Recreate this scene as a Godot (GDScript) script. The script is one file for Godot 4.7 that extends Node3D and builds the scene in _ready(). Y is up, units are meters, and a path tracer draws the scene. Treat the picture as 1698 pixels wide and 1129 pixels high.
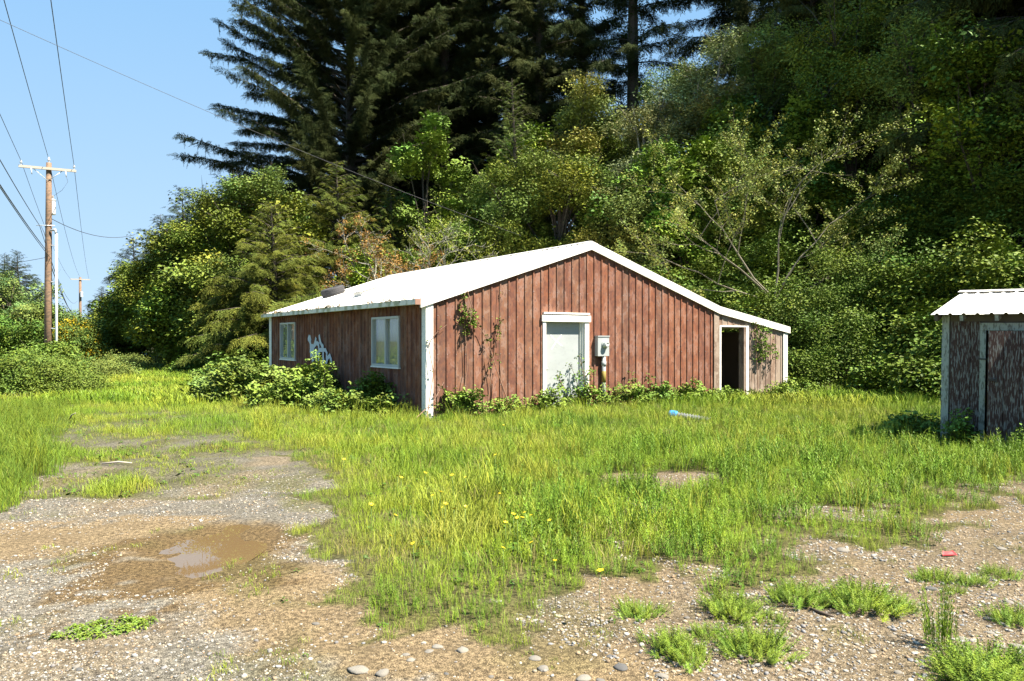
extends Node3D
# An old red metal outbuilding in a meadow below a wooded slope.

const FOCAL := 1273.2
const EYE := 1.69
const TURN := 0.574                       # how far the building is turned
const CORNER := Vector3(-1.839, 0, -16.574)
const LONG := 12.04
const WIDE := 8.976
const EAVE := 2.44
const APEX := 3.915
const LEAN := 3.0
const LEAN_EAVE := 1.86
const TONE := 0.8                         # scales the tabled plant and stone colours to the exposure

var rng := RandomNumberGenerator.new()
var n1 := FastNoiseLite.new()
var n2 := FastNoiseLite.new()
var n3 := FastNoiseLite.new()
var taken := {}
var M := {}
var clump := {}
var meadow := PackedVector2Array()
var tall_left := PackedVector2Array()
var meadow_rim := PackedVector2Array()
var hill_foot := PackedVector2Array([Vector2(-120, -230), Vector2(-48, -105), Vector2(-27, -66), Vector2(-13, -44), Vector2(-3, -34), Vector2(5, -28.5), Vector2(10.5, -23), Vector2(13.5, -16.5), Vector2(17, -9), Vector2(24, 4), Vector2(40, 30)])
var mud_line := PackedVector2Array([Vector2(-6.5, -6.0), Vector2(-4.3, -6.35), Vector2(-3.5, -6.75), Vector2(-2.7, -6.5), Vector2(-2.1, -5.7), Vector2(-1.5, -5.0), Vector2(-0.95, -4.45), Vector2(-0.4, -4.1), Vector2(0.3, -3.9)])

# ---------------------------------------------------------------- helpers

func r(a: float, b: float) -> float:
	return rng.randf_range(a, b)

func lin(cr: float, cg: float, cb: float) -> Color:
	return Color(cr, cg, cb).linear_to_srgb()

func mat(c: Color, rough := 0.8, metal := 0.0) -> StandardMaterial3D:
	var m := StandardMaterial3D.new()
	m.albedo_color = c
	m.roughness = rough
	m.metallic = metal
	return m

func leaf_mat(back: Color, rough := 0.55, spec := 0.26) -> StandardMaterial3D:
	var m := StandardMaterial3D.new()
	m.vertex_color_use_as_albedo = true
	m.roughness = rough
	m.metallic_specular = spec
	m.backlight = back
	m.cull_mode = BaseMaterial3D.CULL_DISABLED
	return m

func numbered(called: String) -> String:
	if not taken.has(called):
		taken[called] = 0
		return called
	taken[called] += 1
	return "%s_%03d" % [called, taken[called]]

func tag(o: Node, label: String, category: String, group := "", kind := "") -> void:
	if label: o.set_meta("label", label)
	if category: o.set_meta("category", category)
	if group: o.set_meta("group", group)
	if kind: o.set_meta("kind", kind)

func thing(called: String, label: String, category: String, at := Vector3.ZERO, turn := 0.0, group := "") -> Node3D:
	var o := Node3D.new()
	o.name = numbered(called)
	add_child(o)
	o.position = at
	o.rotation.y = turn
	tag(o, label, category, group)
	return o

func part(parent: Node, called: String, mesh: Mesh, m: Material, at := Vector3.ZERO) -> MeshInstance3D:
	var o := MeshInstance3D.new()
	o.mesh = mesh
	o.material_override = m
	o.name = numbered(called) if parent == self else called
	parent.add_child(o, true)
	o.position = at
	return o

func many(parent: Node, called: String, mesh: Mesh, m: Material, buf: PackedFloat32Array) -> MultiMeshInstance3D:
	var mm := MultiMesh.new()
	mm.transform_format = MultiMesh.TRANSFORM_3D
	mm.use_colors = true
	mm.mesh = mesh
	mm.instance_count = buf.size() / 16
	mm.buffer = buf
	var o := MultiMeshInstance3D.new()
	o.multimesh = mm
	o.material_override = m
	o.name = numbered(called) if parent == self else called
	if parent != self: o.set_meta("kind", "stuff")
	parent.add_child(o, true)
	return o

func put(buf: PackedFloat32Array, b: Basis, o: Vector3, c: Color) -> void:
	buf.append_array(PackedFloat32Array([b.x.x, b.y.x, b.z.x, o.x, b.x.y, b.y.y, b.z.y, o.y, b.x.z, b.y.z, b.z.z, o.z, c.r * TONE, c.g * TONE, c.b * TONE, 1.0]))

func along(dir: Vector3, up := Vector3.UP) -> Basis:
	# x along dir, y near up
	var x := dir.normalized()
	var z := x.cross(up)
	if z.length() < 0.001: z = x.cross(Vector3(0.3, 0.2, 0.9))
	z = z.normalized()
	return Basis(x, z.cross(x).normalized(), z)

func any_turn(tilt := 0.5) -> Basis:
	return Basis(Vector3.UP, r(0, TAU)) * Basis(Vector3.RIGHT, r(-tilt, tilt)) * Basis(Vector3.BACK, r(-tilt, tilt))

func tint(c: Color, v: float, hue := 0.12) -> Color:
	var k := 1.0 + r(-v, v)
	var w := r(-hue, hue)
	return Color(c.r * k * (1.0 + w), c.g * k, c.b * k * (1.0 - w))

func new_st() -> SurfaceTool:
	var st := SurfaceTool.new()
	st.begin(Mesh.PRIMITIVE_TRIANGLES)
	st.set_smooth_group(-1)
	return st

func quad(st: SurfaceTool, a: Vector3, b: Vector3, c: Vector3, d: Vector3, uvs := PackedVector2Array()) -> void:
	# corners clockwise as seen from the front
	var p := [a, b, c, a, c, d]
	var k := [0, 1, 2, 0, 2, 3]
	for i in 6:
		if uvs.size() == 4: st.set_uv(uvs[k[i]])
		st.add_vertex(p[i])

func box(st: SurfaceTool, lo: Vector3, hi: Vector3, t := Transform3D(), s := 1.0) -> void:
	var c := []
	for i in 8:
		c.append(t * Vector3(hi.x if i & 1 else lo.x, hi.y if i & 2 else lo.y, hi.z if i & 4 else lo.z))
	var dx := (hi.x - lo.x) * s
	var dy := (hi.y - lo.y) * s
	var dz := (hi.z - lo.z) * s
	var o := Vector2(lo.x + lo.z, lo.y) * s
	var f := [[4, 6, 7, 5, dx, dy], [1, 3, 2, 0, dx, dy], [5, 7, 3, 1, dz, dy], [0, 2, 6, 4, dz, dy], [6, 2, 3, 7, dx, dz], [0, 4, 5, 1, dx, dz]]
	for q in f:
		quad(st, c[q[0]], c[q[1]], c[q[2]], c[q[3]], PackedVector2Array([o, o + Vector2(0, q[5]), o + Vector2(q[4], q[5]), o + Vector2(q[4], 0)]))

func done(st: SurfaceTool) -> ArrayMesh:
	st.generate_normals()
	return st.commit()

func box_mesh(lo: Vector3, hi: Vector3, s := 1.0) -> ArrayMesh:
	var st := new_st()
	box(st, lo, hi, Transform3D(), s)
	return done(st)

func tube(st: SurfaceTool, pts: PackedVector3Array, radii: PackedFloat32Array, sides := 6) -> void:
	var rings := []
	var run := 0.0
	for i in pts.size():
		var dir: Vector3 = pts[min(i + 1, pts.size() - 1)] - pts[max(i - 1, 0)]
		var b := along(dir, Vector3(0.13, 0.31, 0.94) if absf(dir.normalized().y) > 0.9 else Vector3.UP)
		var ring := PackedVector3Array()
		for k in sides + 1:
			var a := TAU * k / sides
			ring.append(pts[i] + (b.y * cos(a) + b.z * sin(a)) * radii[i])
		rings.append(ring)
	for i in pts.size() - 1:
		var l: float = pts[i].distance_to(pts[i + 1])
		for k in sides:
			var u0 := float(k) / sides
			var u1 := float(k + 1) / sides
			quad(st, rings[i][k], rings[i + 1][k], rings[i + 1][k + 1], rings[i][k + 1], PackedVector2Array([Vector2(u0, run), Vector2(u0, run + l), Vector2(u1, run + l), Vector2(u1, run)]))
		run += l
	for e in [0, pts.size() - 1]:
		for k in sides:
			st.set_uv(Vector2(0, run)); st.add_vertex(pts[e])
			st.set_uv(Vector2(0.1, run)); st.add_vertex(rings[e][k + 1] if e > 0 else rings[e][k])
			st.set_uv(Vector2(0.2, run)); st.add_vertex(rings[e][k] if e > 0 else rings[e][k + 1])

func tube_mesh(pts: Array, radii: Array, sides := 8) -> ArrayMesh:
	var st := SurfaceTool.new()
	st.begin(Mesh.PRIMITIVE_TRIANGLES)
	st.set_smooth_group(0)
	tube(st, PackedVector3Array(pts), PackedFloat32Array(radii), sides)
	return done(st)

func lathe(prof: Array, sides := 16) -> ArrayMesh:
	# profile of (radius, height) turned about y
	var st := SurfaceTool.new()
	st.begin(Mesh.PRIMITIVE_TRIANGLES)
	st.set_smooth_group(-1)
	for i in prof.size() - 1:
		for k in sides:
			var a := TAU * k / sides
			var b := TAU * (k + 1) / sides
			var p0: Vector2 = prof[i]
			var p1: Vector2 = prof[i + 1]
			quad(st, Vector3(cos(a) * p0.x, p0.y, sin(a) * p0.x), Vector3(cos(a) * p1.x, p1.y, sin(a) * p1.x), Vector3(cos(b) * p1.x, p1.y, sin(b) * p1.x), Vector3(cos(b) * p0.x, p0.y, sin(b) * p0.x))
	return done(st)

func soup(v: PackedVector3Array, c: PackedColorArray) -> ArrayMesh:
	var a := []
	a.resize(Mesh.ARRAY_MAX)
	a[Mesh.ARRAY_VERTEX] = v
	a[Mesh.ARRAY_COLOR] = c
	var m := ArrayMesh.new()
	m.add_surface_from_arrays(Mesh.PRIMITIVE_TRIANGLES, a)
	return m

# picture: a texture from a function of two noise values
func picture(w: int, h: int, freq: float, seed_: int, pick: Callable, freq2 := 0.0) -> ImageTexture:
	var a := FastNoiseLite.new()
	a.seed = seed_; a.frequency = freq; a.fractal_octaves = 5
	a.noise_type = FastNoiseLite.TYPE_SIMPLEX_SMOOTH
	var b := FastNoiseLite.new()
	b.seed = seed_ + 7; b.frequency = freq2 if freq2 > 0.0 else freq * 6.0; b.fractal_octaves = 3
	var ia := a.get_seamless_image(w, h).get_data()
	var ib := b.get_seamless_image(w, h).get_data()
	var out := PackedByteArray()
	out.resize(w * h * 3)
	for i in w * h:
		var c: Color = pick.call(ia[i] / 255.0, ib[i] / 255.0)
		out[i * 3] = int(clampf(c.r, 0, 1) * 255)
		out[i * 3 + 1] = int(clampf(c.g, 0, 1) * 255)
		out[i * 3 + 2] = int(clampf(c.b, 0, 1) * 255)
	return ImageTexture.create_from_image(Image.create_from_data(w, h, false, Image.FORMAT_RGB8, out))

# ---------------------------------------------------------------- land

func to_foot(x: float, z: float) -> float:
	# distance past the foot of the slope, negative on the level
	var p := Vector2(x, z)
	var best := 1e9
	var side := 1.0
	for i in hill_foot.size() - 1:
		var a := hill_foot[i]
		var b := hill_foot[i + 1]
		var q := Geometry2D.get_closest_point_to_segment(p, a, b)
		var l := p.distance_to(q)
		if l < best:
			best = l
			side = signf((b - a).cross(p - a))
	return best * -side

func land(x: float, z: float) -> float:
	var y := 0.0
	if z < -12.0 or x > 11.0:
		var s := to_foot(x, z)
		if s > 0.0:
			var k := lerpf(0.16, 0.62, smoothstep(-14.0, 13.0, x))
			var top := lerpf(3.0, 17.0, smoothstep(-18.0, 22.0, x))
			y += top * (1.0 - exp(-k * s * s / (s + 2.0) / top))
	var far := smoothstep(60.0, 10.0, absf(z))
	y += n1.get_noise_2d(x * 0.5, z * 0.5) * 0.10 * far * smoothstep(3.0, 9.0, absf(z))
	if z > -14.0 and absf(x) < 9.0:
		y += n2.get_noise_2d(x, z) * 0.025
		var e := Vector2((x + 2.52 + 0.12 * sin(z * 2.3)) / 0.33, (z + 6.3) / 0.85)
		y -= 0.04 * exp(-e.length_squared() * 0.9)
	return y

func line_gap(p: Vector2, line: PackedVector2Array) -> float:
	var best := 1e9
	for i in line.size() - 1:
		best = minf(best, p.distance_to(Geometry2D.get_closest_point_to_segment(p, line[i], line[i + 1])))
	return best

func in_building(x: float, z: float, gap := 0.0) -> bool:
	var p := Vector2(x - CORNER.x, z - CORNER.z)
	var u := p.x * cos(TURN) - p.y * sin(TURN)
	var v := -p.x * sin(TURN) - p.y * cos(TURN)
	return u > -gap and u < WIDE + LEAN + gap and v > -gap and v < LONG + gap

func in_shed(x: float, z: float, gap := 0.0) -> bool:
	var p := Vector2(x - 6.97, z + 12.44)
	var a := deg_to_rad(45)
	var u := p.x * cos(a) + p.y * sin(a)
	var v := p.x * sin(a) - p.y * cos(a)
	return u > -gap and u < 2.6 + gap and v > -gap and v < 2.9 + gap

# how thick the grass stands, 0 bare to 1 closed
func grassy(x: float, z: float) -> float:
	var jx := n1.get_noise_2d(x * 3.0, z * 3.0) * 0.55 + n2.get_noise_2d(x * 1.6, z * 1.6) * 0.22
	var jz := n1.get_noise_2d(x * 3.0 + 90.0, z * 3.0 - 40.0) * 0.55
	var p := Vector2(x + jx, z + jz)
	if Geometry2D.is_point_in_polygon(p, meadow):
		if Vector2((x - 1.75) / 0.75, (z + 9.3) / 0.5).length() < 1.0 + jx: return 0.0
		if Vector2((x - 3.1) / 0.5, (z + 7.4) / 0.35).length() < 1.0 + jx * 1.5: return 0.1
		if x > 0.8 and z > -9.5 and n1.get_noise_2d(x * 2.4 + 7.0, z * 2.4) > 0.3: return 0.3
		return 1.0
	if Geometry2D.is_point_in_polygon(p, tall_left): return 0.95
	if z < -8.2 and x < 0.0:
		# the old track: thin turf, bare gravel in patches
		var t := n1.get_noise_2d(x * 1.3 + 31.0, z * 0.9)
		var deep := smoothstep(-8.5, -16.0, z)
		return clampf(0.42 + deep * 0.5 + t * 1.0, 0.0, 0.9)
	var s := n1.get_noise_2d(x * 2.2 - 55.0, z * 2.2)
	var fringe := smoothstep(1.5, 0.1, line_gap(p, meadow_rim)) * 0.5 if x < 1.2 else 0.0
	return clampf((s - 0.33) * 1.2 + fringe + s * fringe, 0.0, 0.34)

func soil(x: float, z: float) -> Color:
	var a := n1.get_noise_2d(x * 2.0, z * 2.0)
	var b := n2.get_noise_2d(x * 2.4, z * 2.4)
	var grey := Color(0.36, 0.325, 0.262) * (1.0 + 0.35 * b)
	var tan_ := Color(0.46, 0.335, 0.185) * (1.0 + 0.25 * b)
	var brown := Color(0.375, 0.29, 0.185) * (1.0 + 0.3 * b)
	var c := grey.lerp(brown, smoothstep(-1.0, 0.6, x + a))
	var p := Vector2(x + a * 0.5, z + b * 0.5)
	if z > -12.0 and absf(x) < 9.0:
		var m := line_gap(p, mud_line)
		var w := 0.42 + 0.25 * smoothstep(-1.5, -3.0, x)
		c = c.lerp(tan_, smoothstep(w + 0.25, w - 0.12, m) * 0.9)
		c = c.lerp(tan_, smoothstep(0.1, 0.5, n1.get_noise_2d(x * 1.5 + 7.0, z * 1.5 + 3.0)) * 0.5)
		# wet silt round the puddle
		var e := Vector2((p.x + 2.45) / 0.8, (p.y + 5.95) / 1.25).length()
		c = c.lerp(Color(0.27, 0.18, 0.08), smoothstep(1.05, 0.75, e + b * 0.5) * 0.85)
	var g := grassy(x, z)
	var moss := smoothstep(0.12, 0.4, n1.get_noise_2d(x * 2.6 + 12.0, z * 2.6 - 8.0) + b * 0.25) * 0.55
	if x < 0.5 and z < -7.4: c = c.lerp(Color(0.27, 0.26, 0.09), moss)
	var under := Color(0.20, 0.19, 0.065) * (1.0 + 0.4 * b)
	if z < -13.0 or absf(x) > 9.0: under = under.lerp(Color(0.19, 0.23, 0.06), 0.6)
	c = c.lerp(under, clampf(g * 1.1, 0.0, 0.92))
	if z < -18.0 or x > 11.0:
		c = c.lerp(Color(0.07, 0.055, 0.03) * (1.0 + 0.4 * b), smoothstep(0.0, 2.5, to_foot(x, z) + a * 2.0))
	return c

func steps(edges: Array) -> PackedFloat32Array:
	# edges: [from, to, step] spans joined end to end
	var out := PackedFloat32Array()
	for e in edges:
		var n := int(ceil(absf(e[1] - e[0]) / e[2]))
		for i in n: out.append(lerpf(e[0], e[1], float(i) / n))
	out.append(edges[-1][1])
	return out

func build_ground() -> void:
	var xs := steps([[-420, -120, 30], [-120, -50, 5], [-50, -20, 1.2], [-20, -7, 0.35], [-7, 6, 0.075], [6, 14, 0.3], [14, 60, 0.9], [60, 120, 6], [120, 420, 30]])
	var zs := steps([[60, 10, 5], [10, -3, 0.5], [-3, -11.5, 0.075], [-11.5, -24, 0.25], [-24, -60, 0.7], [-60, -150, 3], [-150, -700, 25]])
	var nx := xs.size()
	var nz := zs.size()
	var v := PackedVector3Array()
	var cl := PackedColorArray()
	var uv := PackedVector2Array()
	for j in nz:
		for i in nx:
			var x := xs[i]
			var z := zs[j]
			v.append(Vector3(x, land(x, z), z))
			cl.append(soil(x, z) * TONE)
			uv.append(Vector2(x, z) / 1.7)
	var nrm := PackedVector3Array()
	var idx := PackedInt32Array()
	for j in nz:
		for i in nx:
			var a := v[j * nx + mini(i + 1, nx - 1)] - v[j * nx + maxi(i - 1, 0)]
			var b := v[mini(j + 1, nz - 1) * nx + i] - v[maxi(j - 1, 0) * nx + i]
			nrm.append(a.cross(b).normalized())
			if i < nx - 1 and j < nz - 1:
				var k := j * nx + i
				idx.append_array(PackedInt32Array([k, k + nx, k + nx + 1, k, k + nx + 1, k + 1]))
	var a := []
	a.resize(Mesh.ARRAY_MAX)
	a[Mesh.ARRAY_VERTEX] = v
	a[Mesh.ARRAY_NORMAL] = nrm
	a[Mesh.ARRAY_COLOR] = cl
	a[Mesh.ARRAY_TEX_UV] = uv
	a[Mesh.ARRAY_INDEX] = idx
	for i in nrm.size():
		if nrm[i].y < 0.0: nrm[i] = -nrm[i]
	a[Mesh.ARRAY_INDEX] = idx
	a[Mesh.ARRAY_NORMAL] = nrm
	var m := ArrayMesh.new()
	m.add_surface_from_arrays(Mesh.PRIMITIVE_TRIANGLES, a)
	var g := StandardMaterial3D.new()
	g.vertex_color_use_as_albedo = true
	g.roughness = 0.95
	g.metallic_specular = 0.25
	g.albedo_texture = picture(1024, 1024, 0.035, 11, func(p: float, q: float) -> Color:
		var k := 0.62 + 0.5 * (q - 0.5) + 0.5 * (p - 0.5)
		var w := clampf((q - 0.66) * 9.0, 0.0, 1.0) * 0.3
		return Color(k + w, k + w * 0.97, k + w * 0.92), 0.16)
	g.heightmap_enabled = true
	g.heightmap_texture = picture(512, 512, 0.07, 31, func(p: float, q: float) -> Color: return Color(q, q, q) * 0.6 + Color(p, p, p) * 0.4, 0.2)
	g.heightmap_scale = 0.7
	var o := part(self, "ground", m, g)
	tag(o, "gravel yard and grassy field running up to a wooded slope", "ground", "", "structure")

	var st := SurfaceTool.new()
	st.begin(Mesh.PRIMITIVE_TRIANGLES)
	var c0 := Vector3(-2.5, land(-2.5, -6.2) + 0.009, -6.3)
	for k in 40:
		for e in [-1, k, k + 1]:
			var p := c0
			if e >= 0:
				var t: float = TAU * e / 40.0
				p = c0 + Vector3(cos(t) * 0.5, 0, sin(t) * 1.15)
			st.set_normal(Vector3.UP)
			st.add_vertex(p)
	var w := mat(Color(0.44, 0.36, 0.25, 0.72), 0.01)
	w.transparency = BaseMaterial3D.TRANSPARENCY_ALPHA
	var pu := part(self, "puddle", st.commit(), w)
	tag(pu, "shallow muddy puddle on the gravel track", "puddle", "", "structure")

# ---------------------------------------------------------------- plant stock

func leaves_mesh(s: int, count: int, rad: float, llen: float, lwid: float, flat := 0.7, groups := 1) -> ArrayMesh:
	rng.seed = s
	var v := PackedVector3Array()
	var c := PackedColorArray()
	for i in count:
		var p := Vector3(r(-1, 1), r(-1, 1), r(-1, 1))
		while p.length() > 1.0: p = Vector3(r(-1, 1), r(-1, 1), r(-1, 1))
		p = p * rad
		p.y *= 0.75
		var k := r(0.7, 1.3)
		var col := Color(k * r(0.92, 1.1), k, k * r(0.8, 1.1))
		var yaw := r(0, TAU)
		for g in groups:
			var a := yaw + (g - (groups - 1) * 0.5) * 1.25
			var dir := Vector3(cos(a), r(-0.75, 0.25), sin(a)).normalized()
			var nn := (Vector3.UP * flat + Vector3(r(-1, 1), r(-0.6, 1), r(-1, 1)) * (1.2 - flat)).normalized()
			var side := dir.cross(nn).normalized()
			var up := side.cross(dir).normalized()
			var l := llen * r(0.65, 1.2)
			var w := lwid * r(0.7, 1.15) * 0.5
			var b0 := p
			var b1 := p + dir * l * 0.45 + side * w + up * w * 0.25
			var b2 := p + dir * l
			var b3 := p + dir * l * 0.45 - side * w + up * w * 0.25
			v.append_array(PackedVector3Array([b0, b1, b2, b0, b2, b3]))
			for q in 6: c.append(col)
	return soup(v, c)

func twig_spray(s: int, droop: float, wide: float, fine: int) -> ArrayMesh:
	# a flat conifer spray one metre long along +x: a rib, side twigs and short needle tufts
	rng.seed = s
	var v := PackedVector3Array()
	var c := PackedColorArray()
	for i in fine:
		var t := 0.04 + 0.96 * float(i) / fine
		for sd in [-1.0, 1.0]:
			var base := Vector3(t, -droop * t * t, 0)
			var l := wide * (1.0 - t * 0.75) * r(0.6, 1.15)
			var dir := Vector3(r(0.5, 0.85), r(-0.35, 0.05) - droop * t, sd * r(0.6, 1.0)).normalized()
			var k := r(0.7, 1.3)
			var col := Color(k * r(0.95, 1.1), k, k)
			var n := 3
			for j in n:
				var q := float(j) / n
				var p := base + dir * l * q + Vector3(0, -droop * 0.35 * q * q * l, 0)
				var d2 := (dir + Vector3(r(-0.5, 0.5), r(-0.5, 0.25), r(-0.5, 0.5))).normalized()
				var l2 := l * r(0.4, 0.62)
				var side := d2.cross(Vector3(r(-0.8, 0.8), 1, r(-0.8, 0.8))).normalized() * l2 * r(0.09, 0.15)
				v.append_array(PackedVector3Array([p - side * 0.6, p + d2 * l2 * 0.55 + side, p + d2 * l2, p - side * 0.6, p + d2 * l2, p + d2 * l2 * 0.45 - side]))
				for z in 6: c.append(col)
	return soup(v, c)

func grass_mesh(s: int, blades: int, tall: float, spread: float, wid: float, lean := 0.45, heads := 0) -> ArrayMesh:
	rng.seed = s
	var v := PackedVector3Array()
	var c := PackedColorArray()
	for i in blades:
		var a := r(0, TAU)
		var d := Vector3(cos(a), 0, sin(a))
		var o := Vector3(r(-1, 1), 0, r(-1, 1)) * spread
		var h := tall * r(0.45, 1.1)
		var bend := r(0.05, lean) * h
		var face := r(0, TAU)
		var side := Vector3(cos(face), 0, sin(face)) * wid * 0.5 * r(0.7, 1.3)
		var k := r(0.72, 1.28)
		var col := Color(k * r(0.9, 1.12), k, k * r(0.8, 1.2))
		if rng.randf() < 0.07: col = Color(1.9, 1.25, 2.6) * k
		var p0 := o - Vector3(0, 0.02, 0)
		var p1 := o + Vector3(0, h * 0.45, 0) + d * bend * 0.2
		var p2 := o + Vector3(0, h * 0.8, 0) + d * bend * 0.6
		var p3 := o + Vector3(0, h * (1.0 - 0.25 * bend / h), 0) + d * bend
		var s1 := side * 0.85
		var s2 := side * 0.55
		v.append_array(PackedVector3Array([p0 - side, p1 - s1, p1 + s1, p0 - side, p1 + s1, p0 + side, p1 - s1, p2 - s2, p2 + s2, p1 - s1, p2 + s2, p1 + s1, p2 - s2, p3, p2 + s2]))
		for q in 15: c.append(col)
		if i < heads:
			var hh := p3 + Vector3(0, 0.03, 0)
			var ww := Vector3(side.z, 0, -side.x) * 1.3
			v.append_array(PackedVector3Array([p2 - s2 * 0.4, hh, p2 + s2 * 0.4, hh - Vector3(0, 0.05, 0), hh + side + Vector3(0, 0.02, 0), hh + Vector3(0, 0.07, 0), hh - Vector3(0, 0.05, 0), hh + ww, hh + Vector3(0, 0.06, 0)]))
			for q in 9: c.append(Color(1.7, 1.05, 2.4) * k)
	return soup(v, c)

func horsetail_mesh(s: int, stems: int, tall: float, spread: float) -> ArrayMesh:
	rng.seed = s
	var v := PackedVector3Array()
	var c := PackedColorArray()
	for i in stems:
		var o := Vector3(r(-1, 1), 0, r(-1, 1)) * spread
		var h := tall * r(0.55, 1.1)
		var lean := Vector3(r(-0.25, 0.25), 0, r(-0.25, 0.25)) + o.normalized() * 0.15
		var k := r(0.75, 1.25)
		var col := Color(k * r(0.9, 1.1), k, k)
		var w := Vector3(0.003, 0, 0).rotated(Vector3.UP, r(0, TAU))
		var top := o + Vector3(0, h, 0) + lean * h
		v.append_array(PackedVector3Array([o - w, top, o + w]))
		for q in 3: c.append(col * 0.9)
		var whorls := 7
		for j in whorls:
			var t := 0.18 + 0.8 * float(j) / whorls
			var p := o + (Vector3(0, h, 0) + lean * h) * t
			var l := h * 0.32 * (1.15 - t)
			for q in 6:
				var a := r(0, TAU)
				var d := Vector3(cos(a), r(0.5, 1.3), sin(a)).normalized() * l * r(0.7, 1.2)
				var sd := Vector3(-sin(a), 0, cos(a)) * 0.0028
				v.append_array(PackedVector3Array([p - sd, p + d, p + sd]))
				for z in 3: c.append(col)
	return soup(v, c)

func pebble_mesh(s: int, rings: int, sides: int) -> ArrayMesh:
	rng.seed = s
	var st := SurfaceTool.new()
	st.begin(Mesh.PRIMITIVE_TRIANGLES)
	st.set_smooth_group(0)
	var nn := FastNoiseLite.new()
	nn.seed = s
	nn.frequency = 0.7
	var at := func(i: int, k: int) -> Vector3:
		var a := PI * i / rings
		var b := TAU * (k % sides) / sides
		var p := Vector3(sin(a) * cos(b), cos(a), sin(a) * sin(b))
		var q := 1.0 + 0.45 * nn.get_noise_3dv(p + Vector3(s, 0, 0))
		return Vector3(p.x, p.y * 0.6, p.z * 0.8) * q
	for i in rings:
		for k in sides:
			quad(st, at.call(i, k), at.call(i, k + 1), at.call(i + 1, k + 1), at.call(i + 1, k))
	return done(st)

func stock() -> void:
	M.leaf = leaf_mat(Color(0.75, 0.9, 0.3))
	M.needle = leaf_mat(Color(0.25, 0.3, 0.1), 0.7, 0.15)
	M.grass = leaf_mat(Color(0.85, 1.0, 0.3), 0.5)
	M.stone = mat(Color.WHITE, 0.9)
	M.stone.vertex_color_use_as_albedo = true
	M.bark = mat(Color.WHITE, 0.95)
	M.bark.albedo_texture = picture(256, 256, 0.02, 5, func(p: float, q: float) -> Color:
		var k := 0.16 + 0.22 * q
		return Color(k, k * 0.88, k * 0.76).lerp(Color(0.24, 0.27, 0.16), clampf((p - 0.55) * 4.0, 0, 0.7)), 0.08)
	M.pale_bark = mat(Color.WHITE, 0.95)
	M.pale_bark.albedo_texture = picture(256, 256, 0.03, 6, func(p: float, q: float) -> Color:
		var k := 0.42 + 0.32 * q
		return Color(k, k * 0.96, k * 0.88).lerp(Color(0.4, 0.42, 0.34), clampf((p - 0.5) * 4.0, 0, 0.7)), 0.1)
	M.bark_grey = mat(Color(0.72, 0.7, 0.66), 0.95)
	M.bark_grey.albedo_texture = M.pale_bark.albedo_texture
	clump.alder = leaves_mesh(1, 46, 0.55, 0.16, 0.11, 0.6)
	clump.coarse_leaf = leaves_mesh(31, 26, 0.6, 0.22, 0.15, 0.7)
	clump.fine = leaves_mesh(2, 64, 0.55, 0.12, 0.07, 0.5)
	clump.willow = leaves_mesh(3, 60, 0.55, 0.17, 0.05, 0.4)
	clump.maple = leaves_mesh(4, 20, 0.5, 0.2, 0.13, 0.85, 3)
	clump.bramble = leaves_mesh(5, 20, 0.3, 0.1, 0.075, 0.75, 3)
	clump.small = leaves_mesh(6, 12, 0.2, 0.09, 0.065, 0.6)
	clump.fern = twig_spray(17, 0.3, 0.35, 16)
	clump.spruce = twig_spray(7, 0.3, 0.5, 22)
	clump.spruce_b = twig_spray(107, 0.15, 0.36, 26)
	clump.hemlock_b = twig_spray(108, 0.4, 0.4, 24)
	clump.hemlock = twig_spray(8, 0.3, 0.5, 22)
	clump.grass = grass_mesh(21, 30, 0.21, 0.11, 0.005, 0.9)
	clump.tall = grass_mesh(22, 22, 0.42, 0.13, 0.008, 0.7, 3)
	clump.short = grass_mesh(23, 18, 0.10, 0.1, 0.006, 1.0)
	clump.coarse = grass_mesh(24, 26, 0.28, 0.3, 0.02, 0.9)
	clump.straw = grass_mesh(25, 26, 0.3, 0.16, 0.006, 0.9)
	clump.horsetail = horsetail_mesh(26, 7, 0.26, 0.1)
	clump.weed = leaves_mesh(27, 16, 0.09, 0.06, 0.04, 0.75)

# ---------------------------------------------------------------- trees

func at_px(px: float, depth: float) -> Vector3:
	# a spot on the land in the direction of a feature, at its own distance
	var x := (px - 849.0) / FOCAL * depth
	return Vector3(x, land(x, -depth), -depth)

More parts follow.
